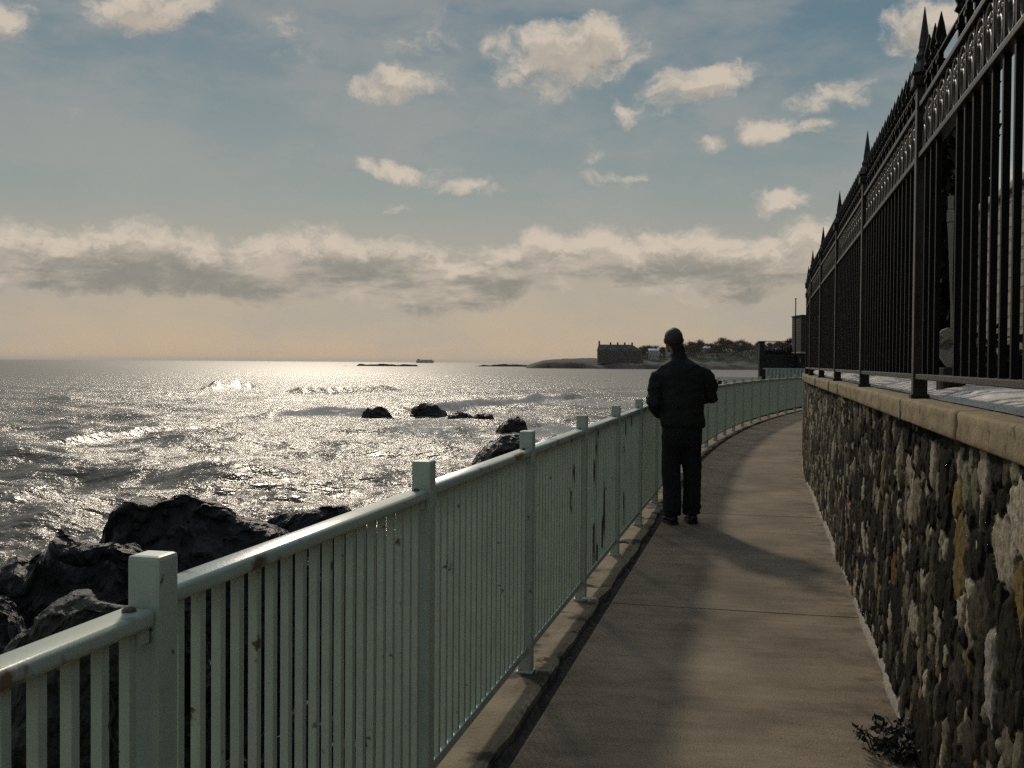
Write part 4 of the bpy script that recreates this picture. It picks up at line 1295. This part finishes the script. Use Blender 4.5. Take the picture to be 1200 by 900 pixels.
    for _ in range(16000):
        x = random.uniform(140, 420); y = 1250 + 120 * random.random(); g = gz(x, y)
        p = Vector((x, y, g + random.random() ** 1.3 * 7.0))
        d = Vector((random.gauss(0, 1), random.gauss(0, .4), random.gauss(0, 1))).normalized(); e = d.orthogonal().normalized(); r = 0.5 + 0.7 * random.random()
        mb.add([p + d * r, p + e * r * .5, p - d * r, p - e * r * .5], [(0, 1, 2, 3)])
    tag(mb.build('scrub', M['twig']), 'brown scrub under the leafless trees of the far headland', 'scrub', kind='stuff')
    # ship
    ys = 7000.0; k = ys / F_PX
    x0, x1 = (487.5 - 600) * k, (508 - 600) * k
    rt = thing('ship', 'small grey cargo ship on the horizon left of the man', 'ship', ((x0 + x1) / 2, ys, SEA_Z))
    hw = (x1 - x0) / 2
    mb = MB()
    hz = 16.0
    mb.add([(-hw * .96, -8, 0), (hw * .9, -8, 0), (hw * .9, 8, 0), (-hw * .96, 8, 0), (-hw, -9, hz), (hw, -9, hz), (hw * 1.04, 0, hz), (hw, 9, hz), (-hw, 9, hz), (hw * .97, 0, 0)],
           [(0, 1, 5, 4), (1, 9, 6, 5), (9, 2, 7, 6), (2, 3, 8, 7), (3, 0, 4, 8), (4, 5, 6, 7, 8), (0, 3, 2, 9, 1)])
    mb.build('hull', M['hull'], rt)
    mb = MB(); mb.box(-hw * .9, -hw * .55, -7, 7, hz + .05, hz + 9); mb.box(-hw * .8, -hw * .7, -2, 2, hz + 9.05, hz + 13); mb.build('deckhouse', M['hull'], rt)
    mb = MB(); mb.box(-hw * .45, hw * .85, -7.5, 7.5, hz + .05, hz + 5.5); mb.build('cargo', M['hull'], rt)


def build_far_terrace():
    # shelf of ground where the walk bends away
    xs = np.linspace(10, 40, 150); ys = np.linspace(58, 120, 150)
    X, Y = np.meshgrid(xs, ys, indexing='ij')
    e = np.minimum((X - 15.6) - 0.12 * (Y - 70), (Y - 67.5)) + 0.5 * fbm(X * .5, Y * .5, octaves=4)
    e = e + 0.8 * fbm(X * .9 + 3, Y * .9, octaves=5, gain=.6)
    Z = -6 + 6.02 * sstep(-4.6, 0.6, e) ** 1.3; Z = Z + 0.5 * fbm(X * .8, Y * .8, octaves=6, gain=.6) * sstep(-5, -2.5, e) * sstep(0.5, -0.8, e)
    tag(link('terrace_ground', grid_mesh('terrace_ground', X, Y, Z, M['bank'], False)), kind='structure')
    # pale railing along that bend
    a, b = Vector((17.75, 75.0, 0.02)), Vector((26.0, 80.5, 0.02))
    dv = (b - a); n = 26
    rt = thing('far_railing', 'pale green railing in the distance where the path bends below the dark terrace', 'railing', a, math.atan2(dv.y, dv.x))
    Ln = dv.length
    pm = MB(); pm.box(-.05, .05, -.05, .05, 0, 1.12, bev=.01); pme = pm.mesh('post', M['far_metal'])
    for i in range(n + 1):
        o = link('post', pme, rt); o.location = (Ln * i / n, 0, 0)
    mb = MB(); mb.box(0, Ln, -.03, .03, 1.121, 1.165); mb.build('top_rail', M['far_metal'], rt)
    mb = MB(); mb.box(0, Ln, -.02, .02, .12, .16); mb.build('bottom_rail', M['far_metal'], rt)
    mb = MB()
    for i in range(n * 4):
        if i % 4: mb.box(Ln * i / n / 4 - .012, Ln * i / n / 4 + .012, -.012, .012, .161, 1.12)
    o = mb.build('baluster', M['far_metal'], rt); o['kind'] = 'stuff'
    # dark terrace wall
    D = 86.0; k = D / F_PX
    def X_(px): return (px - 600) * k
    def Zp(px, py): return CAM_Z + (hor(px) - py) * k
    xl, xr = X_(894), X_(960)
    rt = thing('terrace_wall', 'dark terrace wall with a pale string course beyond the end of the path', 'wall', (xl, D, 0))
    w = xr - xl
    mb = MB(); mb.box(0, w, 0, 1.2, 0, Zp(920, 416.5), bev=.03); mb.build('wall_body', M['terrace'], rt)
    mb = MB(); mb.box(-0.05, w, -0.12, -0.003, Zp(920, 433.5), Zp(920, 431.8), bev=.01); mb.build('string_course', M['pale_stone'], rt)
    mb = MB(); mb.box(-0.32, 0.10, -0.1, 0.35, 0, Zp(893, 402), bev=.03); mb.box(-0.36, .14, -.14, .39, Zp(893, 402) + .003, Zp(893, 400), bev=.02); mb.build('pillar', M['terrace'], rt)
    # railings on the terrace
    rt = thing('terrace_fence', 'slim dark fence standing on the terrace wall in the distance', 'fence', (xl, D + .4, Zp(920, 416.5) + .004))
    hgt = (416.5 - 400) * k; ww = X_(928) - xl
    mb = MB(); mb.box(0.2, ww, -.02, .02, hgt - .05, hgt); mb.build('rail', M['iron'], rt)
    mb = MB(); mb.box(0.2, ww, -.02, .02, .08, .12); mb.build('rail', M['iron'], rt)
    mb = MB(); mb.box(-.015, .015, -.015, .015, 0, hgt - .051); me = mb.mesh('picket', M['iron'])
    for i in range(17):
        o = link('picket', me, rt); o.location = (0.25 + (ww - .3) * i / 16, 0, 0)
    # overgrown shrub
    random.seed(9)
    mb = MB()
    for _ in range(2600):
        x = X_(898) + (X_(950) - X_(898)) * random.random(); t = (x - X_(898)) / (X_(950) - X_(898))
        p = Vector((x, D + 1.3 + 1.5 * random.random(), Zp(910, 416.5) - .2 + (0.45 + 0.45 * t) * random.random() ** .8 * (1 + .4 * mnoise.noise((x * 1.5, 0, 0)))))
        d = Vector((random.gauss(0, 1), random.gauss(0, 1), random.gauss(0, 1))).normalized(); e = d.orthogonal().normalized(); r = .12
        mb.add([p + d * r, p + e * r * .5, p - d * r, p - e * r * .5], [(0, 1, 2, 3)])
    mb.box(X_(900), X_(950), D + 1.25, D + 3.2, 0, Zp(910, 417.5))
    tag(mb.build('shrub', M['leaf_dark']), 'dark overgrown shrubs on the terrace behind the slim fence', 'shrub')
    # brick pier, lodge and pole
    D2 = 85.2; k2 = D2 / F_PX
    xa, xb = (936.5 - 600) * k2, (966 - 600) * k2
    zb, zt = CAM_Z + (hor(935) - 414.5) * k2, CAM_Z + (hor(935) - 371) * k2
    rt = thing('brick_pier', 'tall brown brick block with a pale ledge beyond the end of the iron fence', 'building', (xa, D2, 0))
    mb = MB(); mb.box(0, xb - xa, -.4, 2.4, zb + .12, zt, bev=.02); mb.build('wall', M['far_brick'], rt)
    mb = MB(); mb.box(-.08, xb - xa, -.5, 2.4, zb, zb + .118, bev=.02); mb.build('ledge', M['pale_stone'], rt)
    mb = MB(); mb.box(-.05, xb - xa, -.45, 2.45, zt + .003, zt + .10, bev=.02); mb.build('cap', M['terrace'], rt)
    mb = MB(); mb.box(0.05, xb - xa, -.3, 2.3, 0.0, zb - .003, bev=.02); mb.build('plinth', M['terrace'], rt)
    mb = MB(); px_ = (929 - 600) * k2 - .0
    zt2 = CAM_Z + (hor(929) - 352) * k2
    mb.tube([(px_ - .1, D2 - 1.0, 0), (px_ - .1, D2 - 1.0, zt2)], [.06, .04], 8); mb.lathe([(.06, 0), (.07, .03), (.05, .08), (.01, .1)], 8, (px_ - .1, D2 - 1.0, zt2))
    tag(mb.build('pole', M['iron']), 'thin dark pole standing against the brown brick block in the distance', 'pole')


# ------------------------------------------------------------------ the man
def remeshed(name, mb, voxel, material, parent, smooth_it=4, wrinkle=None, mtx=None):
    me = mb.mesh(name + '_raw', material)
    ob = bpy.data.objects.new(name + '_raw', me); COL.objects.link(ob)
    md = ob.modifiers.new('r', 'REMESH'); md.mode = 'VOXEL'; md.voxel_size = voxel
    if smooth_it:
        sm = ob.modifiers.new('s', 'SMOOTH'); sm.factor = 0.5; sm.iterations = smooth_it
    dg = bpy.context.evaluated_depsgraph_get()
    new = bpy.data.meshes.new_from_object(ob.evaluated_get(dg))
    bpy.data.objects.remove(ob); bpy.data.meshes.remove(me)
    new.name = name
    new.materials.clear(); new.materials.append(material)
    if wrinkle:
        nn = [v.normal.copy() for v in new.vertices]
        for v, n in zip(new.vertices, nn): v.co += n * wrinkle(v.co)
    new.polygons.foreach_set('use_smooth', [True] * len(new.polygons))
    return link(name, new, parent)


def loft(mb, rings, n=20):
    """rings: (centre, half width x, half depth y) or with a tilt axis; closed ends"""
    vs, fs = [], []
    for c, a, b in rings:
        for k in range(n):
            t = 2 * PI * k / n
            ct, st = math.cos(t), math.sin(t)
            e = 0.8
            vs.append((c[0] + a * math.copysign(abs(ct) ** e, ct), c[1] + b * math.copysign(abs(st) ** e, st), c[2]))
    for i in range(len(rings) - 1):
        for k in range(n):
            k2 = (k + 1) % n
            fs.append((i * n + k, i * n + k2, (i + 1) * n + k2, (i + 1) * n + k))
    fs.append(tuple(range(n - 1, -1, -1))); fs.append(tuple((len(rings) - 1) * n + k for k in range(n)))
    mb.add(vs, fs)


def ball(mb, c, r, n=14, m=9):
    vs, fs = [], []
    for i in range(m + 1):
        t = PI * (i + 0.02) / (m + 0.04)
        for k in range(n):
            a = 2 * PI * k / n
            vs.append((c[0] + r[0] * math.sin(t) * math.cos(a), c[1] + r[1] * math.sin(t) * math.sin(a), c[2] + r[2] * math.cos(t)))
    for i in range(m):
        for k in range(n):
            k2 = (k + 1) % n
            fs.append((i * n + k, (i + 1) * n + k, (i + 1) * n + k2, i * n + k2))
    fs.append(tuple(range(n))); fs.append(tuple(m * n + k for k in range(n - 1, -1, -1)))
    mb.add(vs, fs)


def hand(mb, wrist, d, up, side, mirror):
    """palm and five bent fingers from the wrist along d; up = back of the hand; side = thumb side"""
    d, up, side = d.normalized(), up.normalized(), side.normalized()
    wrist = Vector(wrist)
    for q in (-1, -0.33, 0.33, 1):
        mb.tube([wrist - d * .01 + side * q * .018, wrist + d * .05 + side * q * .030, wrist + d * .092 + side * q * .033], [.017, .0165, .0135], 8)
    for q, l in ((1, .075), (.33, .084), (-.33, .078), (-1, .060)):
        b = wrist + d * .088 + side * q * .032
        p1 = b + d * l * .45 - up * l * .08; p2 = p1 + d * l * .25 - up * l * .22; p3 = p2 + d * l * .06 - up * l * .28
        mb.tube([b, p1, p2, p3], [.0098, .0092, .0085, .0070], 8)
    b = wrist + d * .022 + side * .030
    p1 = b + side * .030 + d * .028; p2 = p1 + side * .006 + d * .030 - up * .006; p3 = p2 - side * .004 + d * .022 - up * .010
    mb.tube([b, p1, p2, p3], [.014, .0118, .0105, .0082], 8)


def build_man():
    pos = at(799, 0, 9.66); pos.z = 0.0
    root = thing('person', 'man in a dark jacket and dark trousers standing on the path with his back turned', 'person', pos, R_(3))
    # --- body: head, neck, trunk, limbs and hands in one skin
    hc = Vector((-0.078, 0.015, 1.645))      # centre of the head
    b = MB()
    ball(b, hc + Vector((0, -0.012, 0.018)), (0.077, 0.094, 0.092), 20, 14)
    loft(b, [(hc + Vector((0.0, 0.05, -0.105)), .025, .022), (hc + Vector((0, 0.04, -0.09)), .045, .045), (hc + Vector((0, 0.03, -0.05)), .060, .062), (hc + Vector((0, 0.02, 0.0)), .069, .072), (hc + Vector((0, 0.0, 0.04)), .070, .080)], 18)
    ball(b, hc + Vector((0, 0.098, -0.022)), (0.012, 0.018, 0.013)); b.tube([hc + Vector((0, .082, .022)), hc + Vector((0, .098, -.018))], [.008, .011], 8)       # nose
    for sg in (-1, 1):
        b.tube([hc + Vector((sg * .073, -.014, .024)), hc + Vector((sg * .083, -.024, .012)), hc + Vector((sg * .082, -.020, -.012)), hc + Vector((sg * .073, -.006, -.030))], [.009, .012, .010, .007], 8)
        ball(b, hc + Vector((sg * .030, .082, .012)), (.013, .010, .008))
        ball(b, hc + Vector((sg * .032, .086, .030)), (.020, .008, .006))
    ball(b, hc + Vector((0, .090, -.052)), (.022, .010, .006)); ball(b, hc + Vector((0, .088, -.062)), (.019, .010, .006))
    b.tube([hc + Vector((.0, -.022, -.02)), hc + Vector((.028, -.028, -.10)), (-.02, -.02, 1.46), (0, -.02, 1.36)], [.056, .055, .060, .085], 16)
    loft(b, [((0, 0, .84), .145, .10), ((0, 0, .95), .155, .105), ((0, 0, 1.08), .140, .10), ((0, 0, 1.25), .150, .10), ((0, 0, 1.36), .140, .08), ((0, -.01, 1.42), .075, .06)])
    SHL, SHR = Vector((-.185, -.01, 1.385)), Vector((.185, -.01, 1.385))
    ELL, ELR = Vector((-.255, -.02, 1.10)), Vector((.268, .03, 1.14))
    WRL, WRR = Vector((-.185, .15, .98)), Vector((.120, .245, 1.085))
    b.tube([SHL + Vector((.03, 0, -.03)), (SHL + ELL) / 2, ELL, (ELL * .6 + WRL * .4), WRL], [.044, .040, .036, .035, .026], 12)
    b.tube([SHR + Vector((-.03, 0, -.03)), (SHR + ELR) / 2, ELR, (ELR * .6 + WRR * .4), WRR], [.044, .040, .036, .035, .026], 12)
    hand(b, WRL, Vector((.55, .65, -.35)), Vector((-.7, .6, 0)), Vector((0, .4, .9)), 1)
    hand(b, WRR, Vector((-.95, .25, .05)), Vector((.1, .6, .3)), Vector((0, -.3, .9)), -1)
    HPL, HPR = Vector((-.085, 0, .88)), Vector((.085, 0, .88))
    KNL, KNR = Vector((-.085, .025, .47)), Vector((.105, .02, .47))
    ANL, ANR = Vector((-.078, -.02, .09)), Vector((.108, .03, .09))
    for h_, k_, a_ in ((HPL, KNL, ANL), (HPR, KNR, ANR)):
        b.tube([h_, (h_ + k_) / 2, k_, k_ * .7 + a_ * .3, a_, a_ - Vector((0, 0, .06))], [.082, .070, .052, .053, .036, .03], 14)
        b.tube([a_ + Vector((0, -.05, -.055)), a_ + Vector((0, .05, -.05)), a_ + Vector((0, .15, -.065))], [.03, .035, .022], 10)
    remeshed('body', b, 0.0058, M['skin'], root, 2)
    # --- hair
    h = MB(); c = hc + Vector((0, -.014, .020))
    vs, fs = [], []
    nu, nv = 26, 12
    for i in range(nv + 1):
        for k in range(nu):
            a = 2 * PI * k / nu
            back = 0.5 - 0.5 * math.sin(a)
            t = (i / nv) * (1.2 + 1.35 * back)
            rr = 1.0 + 0.02 * mnoise.noise((math.cos(a) * 4, math.sin(a) * 4, t * 5))
            vs.append((c.x + .0830 * rr * math.sin(max(t, .01)) * math.cos(a), c.y + .0995 * rr * math.sin(max(t, .01)) * math.sin(a), c.z + .0985 * rr * math.cos(t)))
    for i in range(nv):
        for k in range(nu):
            k2 = (k + 1) % nu
            fs.append((i * nu + k, (i + 1) * nu + k, (i + 1) * nu + k2, i * nu + k2))
    h.add(vs, fs); h.build('hair', M['hair'], root, True)
    # --- jacket
    j = MB()
    loft(j, [((0.018, 0, .865), .200, .140), ((0.014, 0, .90), .200, .146), ((0.005, 0, 1.0), .192, .145), ((0, 0, 1.15), .196, .145), ((0, -.005, 1.28), .206, .146), ((-.002, -.01, 1.36), .205, .133),
             ((-.006, -.012, 1.425), .172, .115), ((-.018, -.012, 1.465), .112, .088), ((-.032, -.014, 1.495), .076, .074), ((-.046, -.013, 1.555), .066, .071), ((-.056, -.018, 1.606), .063, .072)], 24)
    j.tube([SHL + Vector((.09, 0, -.03)), SHL + Vector((.02, 0, -.028)), SHL + Vector((-.022, 0, -.075)), (SHL + ELL) / 2 + Vector((-.012, 0, 0)), ELL, ELL * .5 + WRL * .5, WRL], [.06, .078, .080, .075, .070, .064, .055], 16)
    j.tube([SHR + Vector((-.09, 0, -.03)), SHR + Vector((-.02, 0, -.028)), SHR + Vector((.022, 0, -.075)), (SHR + ELR) / 2 + Vector((.02, 0, 0)), ELR + Vector((.008, 0, 0)), ELR * .5 + WRR * .5, WRR], [.06, .078, .080, .077, .073, .066, .055], 16)

    def wr(co):
        p = co * 1.0
        arm = 1.0 if abs(p.x) > .2 else 0.55
        return arm * (0.022 * mnoise.noise((p.x * 7, p.y * 7, p.z * 16)) + 0.011 * mnoise.noise((p.x * 18 + 4, p.y * 18, p.z * 26))) + 0.006 * mnoise.noise((p.x * 5 + 8, p.y * 5, p.z * 5))
    remeshed('jacket', j, 0.010, M['jacket'], root, 9, wr)
    # --- trousers
    t = MB()
    loft(t, [((0.0, 0, .70), .170, .115), ((0.0, -.005, .80), .182, .130), ((0.005, 0, .95), .178, .125)], 22)
    for h_, k_, a_, w_ in ((HPL, KNL, ANL, 1), (HPR, KNR, ANR, 1)):
        t.tube([h_ + Vector((0, 0, .02)), h_ * .6 + k_ * .4, k_, k_ * .5 + a_ * .5, a_ + Vector((0, 0, .06)), a_ + Vector((0, 0.0, -.012))], [.094, .093, .085, .083, .086, .078], 18, squash=(1, 1.08))

    def wt(co):
        low = max(0, (0.34 - co.z) / 0.3)
        return 0.009 * mnoise.noise((co.x * 8, co.y * 8, co.z * 5)) + 0.016 * low * mnoise.noise((co.x * 6, co.y * 6, co.z * 30)) + 0.004 * mnoise.noise((co.x * 20, co.y * 20, co.z * 20))
    remeshed('trousers', t, 0.009, M['trousers'], root, 3, wt)
    # --- shoes
    for a_ in (ANL, ANR):
        s = MB()
        x, y = a_.x, a_.y
        sg = 1 if x > 0 else -1
        tx = sg * .03
        rings = []
        for q, (yy, hw_, ht) in enumerate(((-.085, .030, .055), (-.07, .040, .085), (-.02, .044, .10), (.05, .047, .085), (.11, .052, .062), (.17, .046, .048), (.205, .028, .034))):
            rings.append((yy, hw_, ht))
        vs, fs = [], []; n = 12
        for yy, hw_, ht in rings:
            for k in range(n):
                an = 2 * PI * k / n
                vs.append((x + tx * (yy + .08) * 2 + hw_ * math.cos(an), y + yy, .020 + (ht - .020) * (0.5 + 0.5 * math.sin(an))))
        for i in range(len(rings) - 1):
            for k in range(n):
                k2 = (k + 1) % n; fs.append((i * n + k, (i + 1) * n + k, (i + 1) * n + k2, i * n + k2))
        fs.append(tuple(range(n))); fs.append(tuple((len(rings) - 1) * n + k for k in range(n - 1, -1, -1)))
        s.add(vs, fs)
        so = s.build('shoe', M['shoe'], root, True)
        q = MB(); vs = []
        for yy, hw_, ht in rings:
            for sx_ in (-1, 1):
                for z_ in (.002, .024): vs.append((x + tx * (yy + .08) * 2 + sx_ * (hw_ + .004), y + yy, z_))
        fs = []
        for i in range(len(rings) - 1):
            a, c_ = i * 4, (i + 1) * 4
            fs += [(a, c_, c_ + 2, a + 2), (a + 1, a + 3, c_ + 3, c_ + 1), (a, a + 1, c_ + 1, c_), (a + 2, c_ + 2, c_ + 3, a + 3)]
        fs += [(0, 2, 3, 1), (len(vs) - 4, len(vs) - 3, len(vs) - 1, len(vs) - 2)]
        q.add(vs, fs); q.build('sole', M['sole'], so)


# ------------------------------------------------------------------ small things on the ground
def build_small():
    random.seed(21)
    # weeds at the foot of the wall
    mb = MB()
    c = P(4.42, 1.55, 0.0)
    for _ in range(75):
        a = random.uniform(0, 2 * PI); l = random.uniform(.05, .14); d = Vector((math.cos(a) * .7, math.sin(a) * .7, random.uniform(.3, 1.2))).normalized()
        b0 = c + Vector((random.gauss(0, .045), random.gauss(0, .045), 0)); tip = b0 + d * l; mid = (b0 + tip) / 2 + Vector((0, 0, .02))
        mb.tube([b0, mid, tip], [.003, .0025, .001], 4)
        for q in range(9):
            p = b0 + (tip - b0) * random.uniform(.3, 1.0) + Vector((random.gauss(0, .012), random.gauss(0, .012), random.gauss(0, .012)))
            e = Vector((random.gauss(0, 1), random.gauss(0, 1), random.gauss(0, .7))).normalized(); f = e.orthogonal().normalized(); r = random.uniform(.014, .030)
            mb.add([p, p + e * r * .6 + f * r * .4, p + e * r * 1.3, p + e * r * .6 - f * r * .4], [(0, 1, 2, 3)])
    sp = c + Vector((-.10, -.0, .05))
    mb.tube([c, sp, sp + Vector((-.07, 0, .05))], [.003, .0025, .001], 4)
    for q in range(10):
        p = sp + Vector((-.07 * q / 10, 0, .05 * q / 10)); e = Vector((-.5, random.gauss(0, .6), random.choice((-1, 1)) * .8)).normalized(); f = e.orthogonal().normalized()
        mb.add([p, p + e * .01 + f * .005, p + e * .026, p + e * .01 - f * .005], [(0, 1, 2, 3)])
    tag(mb.build('weed', M['weed']), 'clump of dark dry weeds at the foot of the stone wall', 'weeds')
    # scrap of white litter on the kerb strip
    mb = MB(); p = P(6.55, 0.06, 0.034)
    n = 7; vs = []
    for i in range(n):
        for k in range(5):
            u, v = i / (n - 1) - .5, k / 4 - .5
            vs.append((p.x + u * .085 + .008 * math.sin(k * 3), p.y + v * .05, p.z + .012 * abs(mnoise.noise((i * .7, k * .9, 2))) + .004))
    fs = [(i * 5 + k, (i + 1) * 5 + k, (i + 1) * 5 + k + 1, i * 5 + k + 1) for i in range(n - 1) for k in range(4)]
    b0 = len(vs); vs2 = [(a, b, c_ - .003) for a, b, c_ in vs]
    mb.add(vs, fs); mb.add(vs2, [f[::-1] for f in fs])
    tag(mb.build('litter', M['scrap']), 'small crumpled white scrap lying on the kerb strip under the railing', 'litter')


def build_haze():
    mb = MB(); mb.box(-60000, 60000, -300, 60000, -12, 75)
    m = bpy.data.materials.new('haze'); m.use_nodes = True
    nt = m.node_tree; nt.nodes.clear()
    out = nt.nodes.new('ShaderNodeOutputMaterial'); v = nt.nodes.new('ShaderNodeVolumePrincipled')
    v.inputs['Color'].default_value = (0.84, 0.80, 0.74, 1); v.inputs['Density'].default_value = HAZE; v.inputs['Anisotropy'].default_value = 0.35
    nt.links.new(v.outputs[0], out.inputs['Volume'])
    o = mb.build('haze', m)
    tag(o, kind='stuff', label='thin warm sea haze over the water', cat='haze')


build_world()
build_light_camera()
build_walk()
build_railing()
build_wall()
build_fence()
build_garden()
build_bank()
build_rocks()
build_sea()
build_headland()
build_far_terrace()
build_man()
build_small()
if HAZE > 0: build_haze()
